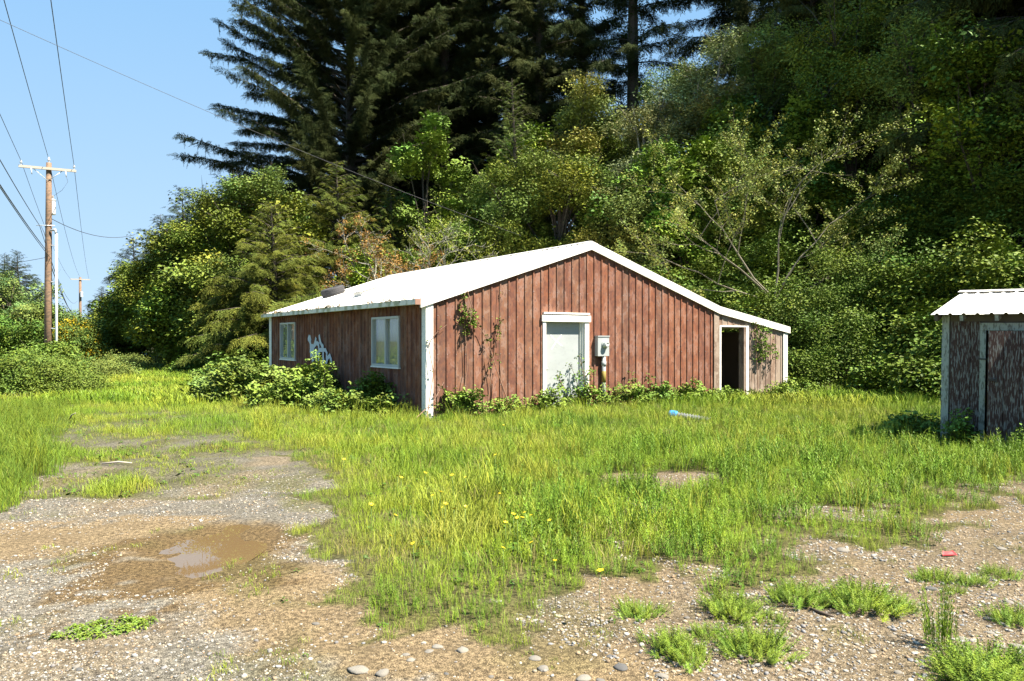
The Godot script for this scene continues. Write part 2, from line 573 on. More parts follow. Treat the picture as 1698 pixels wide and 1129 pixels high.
func broadleaf(called: String, label: String, category: String, at: Vector3, height: float, rad: float, o := {}) -> Node3D:
	var t := thing(called, label, category, at - Vector3(0, 0.05, 0), 0.0, o.get("group", ""))
	rng.seed = o.get("seed", int(absf(at.x * 131.0) + absf(at.z * 517.0)))
	var base: float = o.get("base", 0.12) * height
	var col: Color = o.get("col", Color(0.085, 0.125, 0.016))
	var lobes: int = o.get("lobes", 16)
	var count: int = o.get("count", 900)
	var deep: float = o.get("deep", 0.9) * rad
	var cy := (base + height) * 0.5
	var hy := (height - base) * 0.5
	var st := new_st()
	var spine := PackedVector3Array()
	var rr := PackedFloat32Array()
	var tr: float = o.get("trunk", 0.02 * height + 0.03)
	for i in 7:
		var q := i / 6.0
		spine.append(Vector3(sin(q * 3.0 + rad) * 0.12 * rad * q, height * 0.85 * q - 0.1, cos(q * 2.3) * 0.1 * rad * q))
		rr.append(tr * (1.05 - q) + 0.01)
	tube(st, spine, rr, 7)
	var buf := PackedFloat32Array()
	var other := PackedFloat32Array()
	var size: float = o.get("size", 1.0)
	var loose: float = o.get("loose", 0.0)
	for l in lobes:
		var dir := Vector3(r(-1, 1), r(-0.9, 1), r(-1, 1))
		while dir.length() > 1.0 or dir.length() < 0.2: dir = Vector3(r(-1, 1), r(-0.9, 1), r(-1, 1))
		dir = dir.normalized() * r(0.35, 0.86)
		var taper := 1.0 - 0.35 * maxf(dir.y, 0.0)
		var c := Vector3(dir.x * rad * taper, cy + dir.y * hy, dir.z * deep * taper)
		var lr := rad * r(0.24, 0.42)
		var tone := tint(col, 0.3, 0.2)
		var sq := clampf((c.y - 0.3 * hy) / (height * 0.85), 0.1, 0.9)
		var from: Vector3 = spine[int(sq * 5.0)]
		var mid := from.lerp(c, 0.5) + Vector3(0, r(-0.1, 0.25) * rad * 0.3, 0)
		tube(st, PackedVector3Array([from, mid, c, c + (c - mid) * 0.5]), PackedFloat32Array([tr * 0.35, tr * 0.24, tr * 0.12, 0.006]), 4)
		for k in 5:
			var e := c + Vector3(r(-1, 1), r(-0.3, 1.2), r(-1, 1)) * lr * 1.25
			tube(st, PackedVector3Array([c.lerp(mid, 0.3), e.lerp(c, 0.4), e]), PackedFloat32Array([tr * 0.1, tr * 0.07, 0.004]), 3)
		var n := int(count / float(lobes))
		for i in n:
			var d := Vector3(r(-1, 1), r(-0.8, 1), r(-1, 1)).normalized()
			var p := c + d * lr * (r(0.5, 1.05) + (r(0, 0.5) if rng.randf() < loose else 0.0)) * Vector3(1, 0.8, 1)
			if p.y < 0.1: p.y = r(0.1, 0.5)
			put(other if rng.randf() < 0.3 else buf, any_turn(0.6).scaled(Vector3(r(0.8, 1.25), 1.0, r(0.8, 1.25)) * size * lerpf(0.45, 1.35, pow(rng.randf(), 1.3))), p, tint(tone, 0.22, 0.1))
	part(t, "trunk", done(st), o.get("bark", M.bark))
	var shape: String = o.get("mesh", "alder")
	many(t, "crown", clump[shape], M.leaf, buf)
	many(t, "crown", clump[{"alder": "coarse_leaf", "fine": "alder", "willow": "fine", "maple": "alder"}[shape]], M.leaf, other)
	return t

func conifer(called: String, label: String, at: Vector3, height: float, reach: float, o := {}) -> Node3D:
	var t := thing(called, label, "tree", at - Vector3(0, 0.1, 0), o.get("turn", 0.0), o.get("group", ""))
	rng.seed = o.get("seed", 77 + int(absf(at.x * 131.0) + absf(at.z * 517.0)))
	var base: float = o.get("base", 0.1)
	var col: Color = o.get("col", Color(0.034, 0.047, 0.02))
	var droop: float = o.get("droop", 0.25)
	var rise: float = o.get("rise", 0.15)
	var power: float = o.get("power", 0.8)
	var nb: int = o.get("branches", 120)
	var dens: float = o.get("dens", 1.0)
	var size: float = o.get("size", 1.0)
	var tr: float = o.get("trunk", 0.013 * height + 0.04)
	var st := new_st()
	var spine := PackedVector3Array()
	var rr := PackedFloat32Array()
	for i in 9:
		var q := i / 8.0
		spine.append(Vector3(sin(q * 4.0) * 0.15, height * q, cos(q * 3.0) * 0.12))
		rr.append(tr * pow(1.0 - q, 0.8) + 0.012)
	tube(st, spine, rr, 8)
	var bufs := [PackedFloat32Array(), PackedFloat32Array()]
	for i in nb:
		var q := float(i) / nb
		var y := lerpf(base, 0.99, pow(q, 0.85))
		var tt := (y - base) / (1.0 - base)
		var l := reach * pow(1.0 - tt, power) * r(0.6, 1.15) + 0.25
		l *= minf(1.0, 0.55 + tt * 4.0)
		var az := i * 2.39996 + r(-0.4, 0.4)
		if rng.randf() < o.get("bare", 0.0): continue
		var h := Vector3(cos(az), 0, sin(az))
		var up: float = rise + tt * o.get("top_rise", 0.5)
		var p0: Vector3 = spine[0].lerp(spine[8], y)
		var pts := PackedVector3Array()
		var ra := PackedFloat32Array()
		for k in 5:
			var s := k / 4.0
			pts.append(p0 + h * l * s + Vector3(0, l * (up * s - droop * s * s), 0) + Vector3(r(-1, 1), r(-1, 1), r(-1, 1)) * 0.05 * l * s)
			ra.append(maxf(0.006, (0.012 + 0.011 * l) * (1.0 - s * 0.9)))
		tube(st, pts, ra, 3)
		var tone := tint(col, 0.25, 0.1)
		var n := int(ceil(l / (0.34 * size) * dens)) + 1
		for k in n:
			var s: float = lerpf(o.get("inner", 0.2), 1.0, float(k) / maxf(n - 1, 1))
			var f := s * 4.0
			var j := mini(int(f), 3)
			var p: Vector3 = pts[j].lerp(pts[j + 1], f - j)
			var tan_: Vector3 = (pts[j + 1] - pts[j]).normalized()
			var side := tan_.cross(Vector3.UP).normalized()
			for sd in [-1.0, 1.0]:
				if s > 0.97 and sd > 0.0: continue
				var ang: float = r(0.35, 1.0) * sd if s < 0.97 else 0.0
				var dir := (tan_ * cos(ang) + side * sin(ang) + Vector3(0, r(-0.45, 0.1) - droop * 0.5, 0)).normalized()
				var ln := size * clampf(l * 0.38, 0.35, 1.15) * r(0.7, 1.15) * (1.1 - 0.35 * s)
				put(bufs[rng.randi() % 2], along(dir, Vector3(r(-1, 1), 1.0 / o.get("roll", 0.4) * 0.4, r(-1, 1))).scaled(Vector3.ONE * ln), p, tint(tone, 0.2, 0.08))
			if rng.randf() < o.get("hang", 0.0):
				var hd := Vector3(r(-0.5, 0.5), -1.0, r(-0.5, 0.5)).normalized()
				put(bufs[rng.randi() % 2], along(hd, h).scaled(Vector3.ONE * size * r(0.5, 1.0)), p, tint(tone, 0.2, 0.08))
	part(t, "trunk", done(st), M.bark)
	var shape: String = o.get("mesh", "spruce")
	many(t, "crown", clump[shape], M.needle, bufs[0])
	many(t, "crown", clump[shape + "_b"], M.needle, bufs[1])
	if o.get("ivy", 0.0) > 0.0:
		var iv := PackedFloat32Array()
		for i in 420:
			var y := r(0.0, o.get("ivy", 0.0))
			var a := r(0, TAU)
			var p: Vector3 = spine[0].lerp(spine[8], y) + Vector3(cos(a), 0, sin(a)) * (tr + r(0.0, 0.55))
			put(iv, any_turn(0.6).scaled(Vector3.ONE * r(0.6, 1.1)), p, tint(Color(0.03, 0.06, 0.012), 0.25, 0.1))
		many(t, "ivy", clump.alder, M.leaf, iv)
	return t

func again(src: Node3D, label: String, at: Vector3, turn: float, size: Vector3) -> Node3D:
	var c: Node3D = src.duplicate()
	c.name = numbered(String(src.name).rstrip("0123456789_"))
	add_child(c)
	c.position = at - Vector3(0, 0.1, 0)
	c.rotation.y = turn
	c.scale = size
	c.set_meta("label", label)
	return c

func grow(st: SurfaceTool, tips: Array, p: Vector3, d: Vector3, l: float, ra: float, depth: int, wild: float) -> void:
	var pts := PackedVector3Array([p])
	var rr := PackedFloat32Array([ra])
	var q := p
	var dir := d
	for i in 4:
		dir = (dir + Vector3(r(-1, 1), r(-0.8, 1), r(-1, 1)) * wild).normalized()
		q += dir * l / 4.0
		pts.append(q)
		rr.append(maxf(0.004, ra * (1.0 - 0.16 * (i + 1))))
		if depth > 0 and i > 0:
			var nd := (dir + Vector3(r(-1, 1), r(-0.6, 0.9), r(-1, 1)) * 1.1).normalized()
			grow(st, tips, q, nd, l * r(0.5, 0.72), ra * 0.5, depth - 1, wild)
		if depth <= 1: tips.append(q)
	tube(st, pts, rr, 4 if depth > 0 else 3)

func branchy(called: String, label: String, at: Vector3, starts: Array, l: float, ra: float, depth: int, o := {}) -> Node3D:
	var t := thing(called, label, o.get("category", "tree"), at - Vector3(0, 0.05, 0), 0.0, o.get("group", ""))
	rng.seed = o.get("seed", 5)
	var st := new_st()
	var tips := []
	for s in starts: grow(st, tips, s[0], s[1].normalized(), l * s[2], ra, depth, o.get("wild", 0.25))
	if o.has("stem"): tube(st, PackedVector3Array([Vector3(0, -0.1, 0), Vector3(0.1, o.stem * 0.5, 0), Vector3(0, o.stem, 0)]), PackedFloat32Array([ra * 2.0, ra * 1.6, ra * 1.2]), 7)
	part(t, "trunk", done(st), o.get("bark", M.pale_bark))
	var buf := PackedFloat32Array()
	for p in tips:
		for k in o.get("per", 2):
			if rng.randf() > o.get("leafy", 0.9): continue
			put(buf, any_turn(0.5).scaled(Vector3.ONE * r(0.6, 1.2) * o.get("size", 1.0)), p + Vector3(r(-1, 1), r(-1, 1), r(-1, 1)) * 0.18, tint(o.get("col", Color(0.12, 0.14, 0.03)), 0.25, 0.15))
	many(t, "crown", clump[o.get("mesh", "small")], M.leaf, buf)
	return t

func bush(called: String, label: String, category: String, at: Vector3, rad: Vector3, count: int, o := {}) -> Node3D:
	var t := thing(called, label, category, at, 0.0, o.get("group", ""))
	rng.seed = o.get("seed", 900 + int(absf(at.x * 131.0) + absf(at.z * 517.0)))
	var col: Color = o.get("col", Color(0.095, 0.14, 0.02))
	var st := new_st()
	var buf := PackedFloat32Array()
	var canes: int = o.get("canes", 14)
	var lumps := []
	for i in canes:
		var a := r(0, TAU)
		var reach := r(0.3, 1.0)
		var p0 := Vector3(cos(a) * rad.x, 0, sin(a) * rad.z) * reach * 0.35
		var p2 := Vector3(cos(a) * rad.x, 0, sin(a) * rad.z) * reach
		p2.y = rad.y * sqrt(maxf(0.04, 1.0 - reach * reach)) * r(0.75, 1.15)
		var p1 := p0.lerp(p2, 0.5) + Vector3(0, rad.y * 0.25, 0)
		var g0 := land(at.x + p0.x, at.z + p0.z) - at.y
		tube(st, PackedVector3Array([p0 + Vector3(0, g0 - 0.05, 0), p1, p2, p2 + (p2 - p1) * 0.35 - Vector3(0, 0.1, 0)]), PackedFloat32Array([0.012, 0.01, 0.007, 0.003]), 4)
		lumps.append([p2, tint(col, 0.2, 0.14), rad.length() * r(0.16, 0.3)])
		lumps.append([p1, tint(col, 0.2, 0.14), rad.length() * r(0.16, 0.3)])
	for i in count:
		var p := Vector3.ZERO
		var c := col
		if rng.randf() < 0.6:
			var lump: Array = lumps[rng.randi() % lumps.size()]
			p = lump[0] + Vector3(r(-1, 1), r(-1, 0.8), r(-1, 1)).normalized() * lump[2] * r(0.3, 1.0)
			c = lump[1]
		else:
			var a := r(0, TAU)
			var q := sqrt(rng.randf())
			p = Vector3(cos(a) * rad.x * q, rad.y * sqrt(maxf(0.02, 1.0 - q * q)) * r(0.35, 1.0), sin(a) * rad.z * q)
		var low := land(at.x + p.x, at.z + p.z) - at.y + 0.08
		if p.y < low: p.y = low + r(0, 0.3) * rad.y
		put(buf, any_turn(0.5).scaled(Vector3.ONE * o.get("size", 1.0) * r(0.65, 1.2)), p, tint(c, 0.18, 0.08))
	part(t, "stems", done(st), M.bark)
	many(t, "foliage", clump[o.get("mesh", "bramble")], M.leaf, buf)
	if o.has("bloom"):
		var bl := PackedFloat32Array()
		for i in int(count * o.get("bloom_share", 0.5)):
			var a := r(0, TAU)
			var q := sqrt(rng.randf())
			var p := Vector3(cos(a) * rad.x * q, rad.y * sqrt(maxf(0.02, 1.0 - q * q)) * r(0.6, 1.12), sin(a) * rad.z * q)
			put(bl, any_turn(0.6).scaled(Vector3.ONE * r(0.6, 1.1)), p, tint(o.bloom, 0.15, 0.05))
		many(t, "blossom", clump.small, M.leaf, bl)
	return t

# ---------------------------------------------------------------- the red building

const PITCH := 0.3287
const RIB := 0.23

func panel(u0: float, u1: float, yb: float, top: Callable, rib := true, deep := 0.026, flip := 0.0) -> ArrayMesh:
	var st := new_st()
	var prof := []
	if rib and u1 - u0 > 0.05:
		prof = [Vector2(u0, 0.002), Vector2(u0 + 0.008, deep), Vector2(u0 + 0.04, deep), Vector2(u0 + 0.054, 0.002), Vector2(u1, 0.0)]
	else:
		prof = [Vector2(u0, 0.001), Vector2(u1, 0.0)]
	for i in prof.size() - 1:
		var p: Vector2 = prof[i]
		var q: Vector2 = prof[i + 1]
		var yp: float = top.call(p.x)
		var yq: float = top.call(q.x)
		var k := 0.45
		var kv := 0.24
		quad(st, Vector3(p.x, yb, p.y), Vector3(p.x, yp, p.y), Vector3(q.x, yq, q.y), Vector3(q.x, yb, q.y), PackedVector2Array([Vector2(p.x * k + flip, yb * kv), Vector2(p.x * k + flip, yp * kv), Vector2(q.x * k + flip, yq * kv), Vector2(q.x * k + flip, yb * kv)]))
	return done(st)

func slab(poly: Array, z0: float, z1: float) -> ArrayMesh:
	# an upright polygon given a thickness; corners clockwise seen from +z
	var st := new_st()
	var n := poly.size()
	var pp := PackedVector2Array(poly)
	var tri := Geometry2D.triangulate_polygon(pp)
	for i in range(0, tri.size(), 3):
		var a := pp[tri[i]]
		var b := pp[tri[i + 1]]
		var c := pp[tri[i + 2]]
		if (b - a).cross(c - a) > 0.0:
			var t := b; b = c; c = t
		for p in [a, b, c]:
			st.set_uv(p * 0.45)
			st.add_vertex(Vector3(p.x, p.y, z1))
		for p in [a, c, b]:
			st.set_uv(p * 0.45)
			st.add_vertex(Vector3(p.x, p.y, z0))
	for i in n:
		var p := pp[i]
		var q := pp[(i + 1) % n]
		quad(st, Vector3(p.x, p.y, z0), Vector3(q.x, q.y, z0), Vector3(q.x, q.y, z1), Vector3(p.x, p.y, z1), PackedVector2Array([p * 0.45, q * 0.45, q * 0.45 + Vector2(0, 0.1), p * 0.45 + Vector2(0, 0.1)]))
	return done(st)

func roof_sheet(l: float, w: float, pitch: float, high: float) -> ArrayMesh:
	# l along +x (up the slope), w along +z, ribs every pitch
	var st := new_st()
	var prof := [Vector2(0, 0)]
	var k := pitch * 0.5
	while k < w - 0.02:
		prof.append_array([Vector2(k - 0.03, 0), Vector2(k - 0.014, high), Vector2(k + 0.014, high), Vector2(k + 0.03, 0)])
		k += pitch
	prof.append(Vector2(w, 0))
	for i in prof.size() - 1:
		var p: Vector2 = prof[i]
		var q: Vector2 = prof[i + 1]
		for s in [0.0, -0.004]:
			quad(st, Vector3(0, p.y + s, p.x), Vector3(l, p.y + s, p.x), Vector3(l, q.y + s, q.x), Vector3(0, q.y + s, q.x), PackedVector2Array([Vector2(0, p.x), Vector2(l, p.x), Vector2(l, q.x), Vector2(0, q.x)]) )
		quad(st, Vector3(0, p.y - 0.004, p.x), Vector3(0, p.y, p.x), Vector3(0, q.y, q.x), Vector3(0, q.y - 0.004, q.x))
	return done(st)

func ribbon(st: SurfaceTool, line: Array, wid: float, z: float) -> void:
	for i in line.size() - 1:
		var a: Vector2 = line[i]
		var b: Vector2 = line[i + 1]
		var n := (b - a).orthogonal().normalized() * wid * 0.5
		var e := (b - a).normalized() * wid * 0.3
		var w := r(0.8, 1.25)
		quad(st, Vector3(a.x - e.x + n.x, a.y - e.y + n.y, z), Vector3(b.x + e.x + n.x * w, b.y + e.y + n.y * w, z + 0.0004 * i), Vector3(b.x + e.x - n.x * w, b.y + e.y - n.y * w, z + 0.0004 * i), Vector3(a.x - e.x - n.x, a.y - e.y - n.y, z))

func window_at(wall: Node3D, u0: float, u1: float, y0: float, y1: float, label: String) -> void:
	var f := new_st()
	var w := 0.055
	for b in [[u0, y0, u1, y0 + w], [u0, y1 - w, u1, y1], [u0, y0 + w, u0 + w, y1 - w], [u1 - w, y0 + w, u1, y1 - w]]:
		box(f, Vector3(b[0], b[1], -0.06), Vector3(b[2], b[3], 0.045))
	var win := part(wall, "window", done(f), M.aluminium)
	win.set_meta("label", label)
	var mid := (u0 + u1) * 0.5
	part(win, "mullion", box_mesh(Vector3(mid - 0.03, y0 + w, -0.04), Vector3(mid + 0.03, y1 - w, 0.03)), M.aluminium)
	part(win, "sill", box_mesh(Vector3(u0 - 0.02, y0 - 0.035, -0.02), Vector3(u1 + 0.02, y0 - 0.002, 0.06)), M.white)
	for s in [[u0 + w, mid - 0.03, -0.012], [mid + 0.03, u1 - w, -0.03]]:
		part(win, "pane", box_mesh(Vector3(s[0], y0 + w, s[2]), Vector3(s[1], y1 - w, s[2] + 0.004)), M.glass)
	var cs := new_st()
	var n := 26
	for i in n:
		var a := lerpf(u0 + 0.02, u1 - 0.02, float(i) / n)
		var b := lerpf(u0 + 0.02, u1 - 0.02, float(i + 1) / n)
		var za := -0.13 + 0.018 * sin(i * 2.1) + 0.01 * sin(i * 0.7)
		var zb := -0.13 + 0.018 * sin((i + 1) * 2.1) + 0.01 * sin((i + 1) * 0.7)
		quad(cs, Vector3(a, y0, za), Vector3(a, y1, za), Vector3(b, y1, zb), Vector3(b, y0, zb))
	part(win, "curtain", done(cs), M.curtain)

func build_red_building() -> void:
	M.white = mat(Color.WHITE, 0.55)
	M.white.albedo_texture = picture(512, 512, 0.012, 41, func(p: float, q: float) -> Color:
		var k := 0.88 - 0.05 * clampf((p - 0.55) * 3.0, 0, 1) - 0.14 * clampf((q - 0.72) * 6.0, 0, 1)
		return Color(k, k * 0.985, k * 0.95), 0.05)
	M.roof = mat(Color.WHITE, 0.4)
	M.roof.albedo_texture = picture(512, 512, 0.008, 42, func(p: float, q: float) -> Color:
		var k := 0.91 - 0.08 * clampf((p - 0.5) * 4.0, 0, 1) - 0.12 * clampf((q - 0.7) * 6.0, 0, 1)
		return Color(k, k * 0.985, k * 0.95), 0.06)
	M.aluminium = mat(Color(0.68, 0.69, 0.68), 0.45, 0.1)
	M.meter = mat(Color(0.6, 0.62, 0.62), 0.5)
	M.curtain = mat(Color(0.52, 0.5, 0.36), 0.9)
	M.glass = mat(Color(0.75, 0.8, 0.78, 0.1), 0.02)
	M.glass.transparency = BaseMaterial3D.TRANSPARENCY_ALPHA
	M.door = mat(Color.WHITE, 0.5)
	M.door.albedo_texture = picture(256, 512, 0.01, 43, func(p: float, q: float) -> Color:
		var k := 0.62 + 0.04 * (p - 0.5) - 0.03 * clampf((q - 0.65) * 5.0, 0, 1)
		return Color(k * 0.97, k, k * 1.0), 0.05)
	M.inside = mat(lin(0.2, 0.155, 0.11), 0.95)
	var red_tex := picture(1024, 1024, 0.006, 44, func(p: float, q: float) -> Color:
		var c := Color(0.545, 0.39, 0.32)
		c = c.lerp(Color(0.66, 0.55, 0.51), clampf((p - 0.58) * 10.0, 0, 0.42))
		c = c.lerp(Color(0.47, 0.325, 0.275), clampf((0.44 - p) * 9.0, 0, 0.7))
		c = c.lerp(Color(0.575, 0.38, 0.285), clampf((q - 0.56) * 6.0, 0, 0.5))
		c = c.lerp(Color(0.42, 0.30, 0.26), clampf((0.34 - q) * 7.0, 0, 0.6))
		return c, 0.022)
	var reds := []
	for k in [Color(0.9, 0.9, 0.9), Color(0.84, 0.83, 0.84), Color(0.9, 0.86, 0.83), Color(0.81, 0.84, 0.86), Color(0.87, 0.9, 0.9)]:
		var m := mat(k, 0.88)
		m.metallic_specular = 0.2
		m.albedo_texture = red_tex
		reds.append(m)
	var bare_tex := picture(512, 512, 0.01, 45, func(p: float, q: float) -> Color:
		var c := Color(0.60, 0.53, 0.47).lerp(Color(0.5, 0.42, 0.36), clampf((p - 0.45) * 5.0, 0, 1))
		return c.lerp(Color(0.68, 0.62, 0.56), clampf((q - 0.6) * 4.0, 0, 0.6)), 0.04)
	var bares := []
	for k in [Color(0.9, 0.9, 0.9), Color(0.83, 0.81, 0.81), Color(0.9, 0.86, 0.84)]:
		var m := mat(k, 0.85)
		m.albedo_texture = bare_tex
		bares.append(m)
	M.bare = bares[0]

	var t := thing("metal_outbuilding", "long low red-brown ribbed metal building with white roof and trim", "building", CORNER, TURN)
	rng.seed = 3
	var gable := func(u: float) -> float: return EAVE + PITCH * minf(u, WIDE - u)
	# front wall
	var d0 := 3.10
	var d1 := 4.30
	var dt := 2.14
	var back := slab([Vector2(0.01, -0.1), Vector2(0.01, EAVE), Vector2(WIDE * 0.5, APEX), Vector2(WIDE, EAVE), Vector2(WIDE, -0.1), Vector2(d1, -0.1), Vector2(d1, dt), Vector2(d0, dt), Vector2(d0, -0.1)], -0.06, -0.004)
	var front := part(t, "front_wall", back, M.inside)
	var u := 0.0
	var i := 0
	while u < WIDE - 0.02:
		var w := minf(u + RIB, WIDE)
		var spans := [[u, w, -0.08]]
		if w > d0 and u < d1:
			spans = []
			if u < d0: spans.append([u, d0, -0.08])
			spans.append([maxf(u, d0), minf(w, d1), dt])
			if w > d1: spans.append([d1, w, -0.08])
		for s in spans:
			if absf(s[1] - s[0]) < 0.004: continue
			var m = reds[rng.randi() % reds.size()]
			part(front, "siding_panel", panel(s[0], s[1], s[2], gable, s[0] == u), m)
		u = w
		i += 1
	# screw heads along the girts: small, joined
	var sc := new_st()
	for y in [0.65, 1.35, 2.2, 2.8, 3.4]:
		var k := 0.02
		while k < WIDE:
			if gable.call(k) > y + 0.1 and not (k > 3.0 and k < 4.45 and y < 2.3) and not (k > 4.55 and k < 5.05):
				box(sc, Vector3(k - 0.002, y - 0.005, 0.025), Vector3(k + 0.008, y + 0.005, 0.031))
			k += RIB
	var scr := part(front, "screws", done(sc), M.aluminium)
	scr.set_meta("kind", "stuff")

	# the door in the gable
	var leaf := part(t, "door", box_mesh(Vector3(3.14, 0.04, -0.135), Vector3(4.26, 2.1, -0.095), 0.45), M.door)
	leaf.set_meta("label", "pale grey-white metal door with a faint painted cross")
	part(leaf, "door_knob", lathe([Vector2(0, 0.05), Vector2(0.022, 0.045), Vector2(0.028, 0.03), Vector2(0.02, 0.012), Vector2(0.03, 0.0)], 12), M.aluminium, Vector3(3.23, 0.98, -0.095)).rotation.x = PI / 2
	var xs := new_st()
	ribbon(xs, [Vector2(3.36, 1.78), Vector2(3.52, 1.64), Vector2(3.69, 1.53)], 0.025, -0.0925)
	ribbon(xs, [Vector2(3.68, 1.79), Vector2(3.52, 1.62), Vector2(3.38, 1.44)], 0.02, -0.0905)
	part(leaf, "paint_mark", done(xs), mat(Color(0.95, 0.95, 0.93), 0.7))
	var fr := new_st()
	box(fr, Vector3(3.035, -0.05, 0.003), Vector3(3.125, 2.105, 0.05), Transform3D(), 0.45)
	box(fr, Vector3(4.295, -0.05, 0.003), Vector3(4.425, 2.105, 0.05), Transform3D(), 0.45)
	box(fr, Vector3(3.085, -0.05, -0.14), Vector3(3.138, 2.12, 0.002), Transform3D(), 0.45)
	box(fr, Vector3(4.262, -0.05, -0.14), Vector3(4.315, 2.12, 0.002), Transform3D(), 0.45)
	box(fr, Vector3(4.225, -0.05, -0.094), Vector3(4.261, 2.1, -0.05), Transform3D(), 0.45)
	box(fr, Vector3(3.138, 2.101, -0.14), Vector3(4.262, 2.14, 0.002), Transform3D(), 0.45)
	part(t, "door_frame", done(fr), M.white)
	var hd := part(t, "door_header", box_mesh(Vector3(3.0, 2.106, 0.003), Vector3(4.465, 2.262, 0.075), 0.45), M.white)
	part(hd, "drip_cap", box_mesh(Vector3(3.04, 2.285, 0.003), Vector3(4.42, 2.328, 0.09), 0.45), M.white)

	# electricity meter
	var bx := new_st()
	box(bx, Vector3(4.625, 1.266, 0.025), Vector3(4.985, 1.765, 0.145))
	box(bx, Vector3(4.615, 1.745, 0.025), Vector3(4.995, 1.772, 0.16))
	var mt := part(t, "electric_meter", done(bx), M.meter)
	mt.set_meta("label", "pale grey electricity meter box with round glass meter")
	var ring := part(mt, "meter_socket", lathe([Vector2(0, 0.115), Vector2(0.06, 0.112), Vector2(0.078, 0.095), Vector2(0.082, 0.03), Vector2(0.098, 0.028), Vector2(0.1, 0.0)], 20), mat(Color(0.7, 0.72, 0.71), 0.15), Vector3(4.84, 1.56, 0.145))
	ring.rotation.x = PI / 2
	part(mt, "dial", box_mesh(Vector3(4.81, 1.575, 0.2605), Vector3(4.88, 1.6, 0.263)), mat(Color(0.3, 0.32, 0.32), 0.4))
	var cd := part(mt, "conduit", tube_mesh([Vector3(4.86, -0.1, 0.085), Vector3(4.86, 0.6, 0.085), Vector3(4.86, 1.27, 0.085)], [0.052, 0.052, 0.052], 14), M.meter)
	part(cd, "coupling", tube_mesh([Vector3(4.86, 1.02, 0.085), Vector3(4.86, 1.13, 0.085)], [0.064, 0.064], 14), M.meter)
	part(cd, "strap", tube_mesh([Vector3(4.86, 0.32, 0.085), Vector3(4.86, 0.345, 0.085)], [0.06, 0.06], 14), M.aluminium)
	part(cd, "sticker", tube_mesh([Vector3(4.86, 0.61, 0.085), Vector3(4.86, 0.89, 0.085)], [0.0545, 0.0545], 14), mat(Color(0.5, 0.44, 0.18), 0.7))

	# left wall, seen in shade; its own axes run from the far corner to the near one
	var ws := new_st()
	for b in [[0.0, -0.1, 1.219, EAVE], [1.219, -0.1, 2.843, 1.031], [1.219, 2.224, 2.843, EAVE], [2.843, -0.1, 9.068, EAVE], [9.068, -0.1, 10.682, 1.031], [9.068, 2.224, 10.682, EAVE], [10.682, -0.1, LONG - 0.07, EAVE]]:
		box(ws, Vector3(b[0], b[1], -0.06), Vector3(b[2], b[3], -0.004))
	var wall := part(t, "side_wall", done(ws), M.inside, Vector3(0, 0, -LONG))
	wall.rotation.y = -PI / 2
	var flat_top := func(_u: float) -> float: return EAVE + 0.04
	var wins := [[1.219, 2.843], [9.068, 10.682]]
	u = 0.0
	while u < LONG - 0.02:
		var w := minf(u + RIB, LONG)
		var cut := []
		for q in wins:
			if w > q[0] and u < q[1]: cut = q
		if cut.is_empty():
			part(wall, "siding_panel", panel(u, w, -0.08, flat_top, true, 0.026, 0.37), reds[rng.randi() % reds.size()])
		else:
			if u < cut[0]: part(wall, "siding_panel", panel(u, cut[0], -0.08, flat_top, true, 0.026, 0.37), reds[rng.randi() % reds.size()])
			if w > cut[1]: part(wall, "siding_panel", panel(cut[1], w, -0.08, flat_top, false, 0.02, 0.37), reds[rng.randi() % reds.size()])
			var a := maxf(u, cut[0])
			var b := minf(w, cut[1])
			part(wall, "siding_panel", panel(a, b, -0.08, func(_x: float) -> float: return 1.031, a == u, 0.026, 0.37), reds[rng.randi() % reds.size()])
			part(wall, "siding_panel", panel(a, b, 2.224, flat_top, a == u, 0.026, 0.37), reds[rng.randi() % reds.size()])
		u = w
	window_at(wall, 9.068, 10.682, 1.031, 2.224, "aluminium sliding window nearer the gable end")
	window_at(wall, 1.219, 2.843, 1.031, 2.224, "aluminium sliding window at the far end")
	var gr := new_st()
	var strokes := [[[7.821, 1.768], [7.901, 1.691], [7.781, 1.626], [7.682, 1.665], [7.761, 1.755]], [[7.761, 1.639], [7.67, 1.511], [7.642, 1.371], [7.662, 1.166]], [[7.722, 1.472], [7.466, 1.487], [7.505, 1.334], [7.722, 1.331]], [[7.7, 1.42], [7.5, 1.41]], [[7.8, 1.7], [7.76, 1.66]], [[7.525, 1.321], [7.525, 1.143], [7.485, 1.029]], [[7.177, 1.703], [7.253, 1.577], [7.35, 1.488], [7.408, 1.373], [7.33, 1.223], [7.388, 1.069]], [[7.311, 1.476], [7.082, 1.578], [6.931, 1.529], [6.894, 1.33], [6.931, 1.08]], [[7.196, 1.376], [7.158, 1.251], [7.234, 1.149], [7.12, 1.076]], [[7.158, 1.276], [6.95, 1.291]], [[6.857, 1.778], [6.782, 1.604], [6.599, 1.481], [6.508, 1.384], [6.526, 1.212], [6.49, 1.09], [6.599, 0.964]], [[6.84, 1.74], [6.72, 1.57]], [[6.819, 1.368], [6.599, 1.383], [6.31, 1.374], [6.203, 1.291], [6.221, 1.145]], [[6.274, 0.986], [6.15, 1.146], [5.957, 1.222], [5.854, 1.116], [5.819, 1.046]], [[6.508, 1.494], [6.562, 1.432]]]
	var gz := 0.0285
	for s in strokes:
		var line := []
		for q in s: line.append(Vector2(LONG - q[0], q[1]))
		ribbon(gr, line, 0.115, gz)
		gz += 0.0017
	part(wall, "graffiti", done(gr), mat(Color(0.72, 0.75, 0.78), 0.7)).set_meta("label", "pale grey sprayed graffiti lettering")

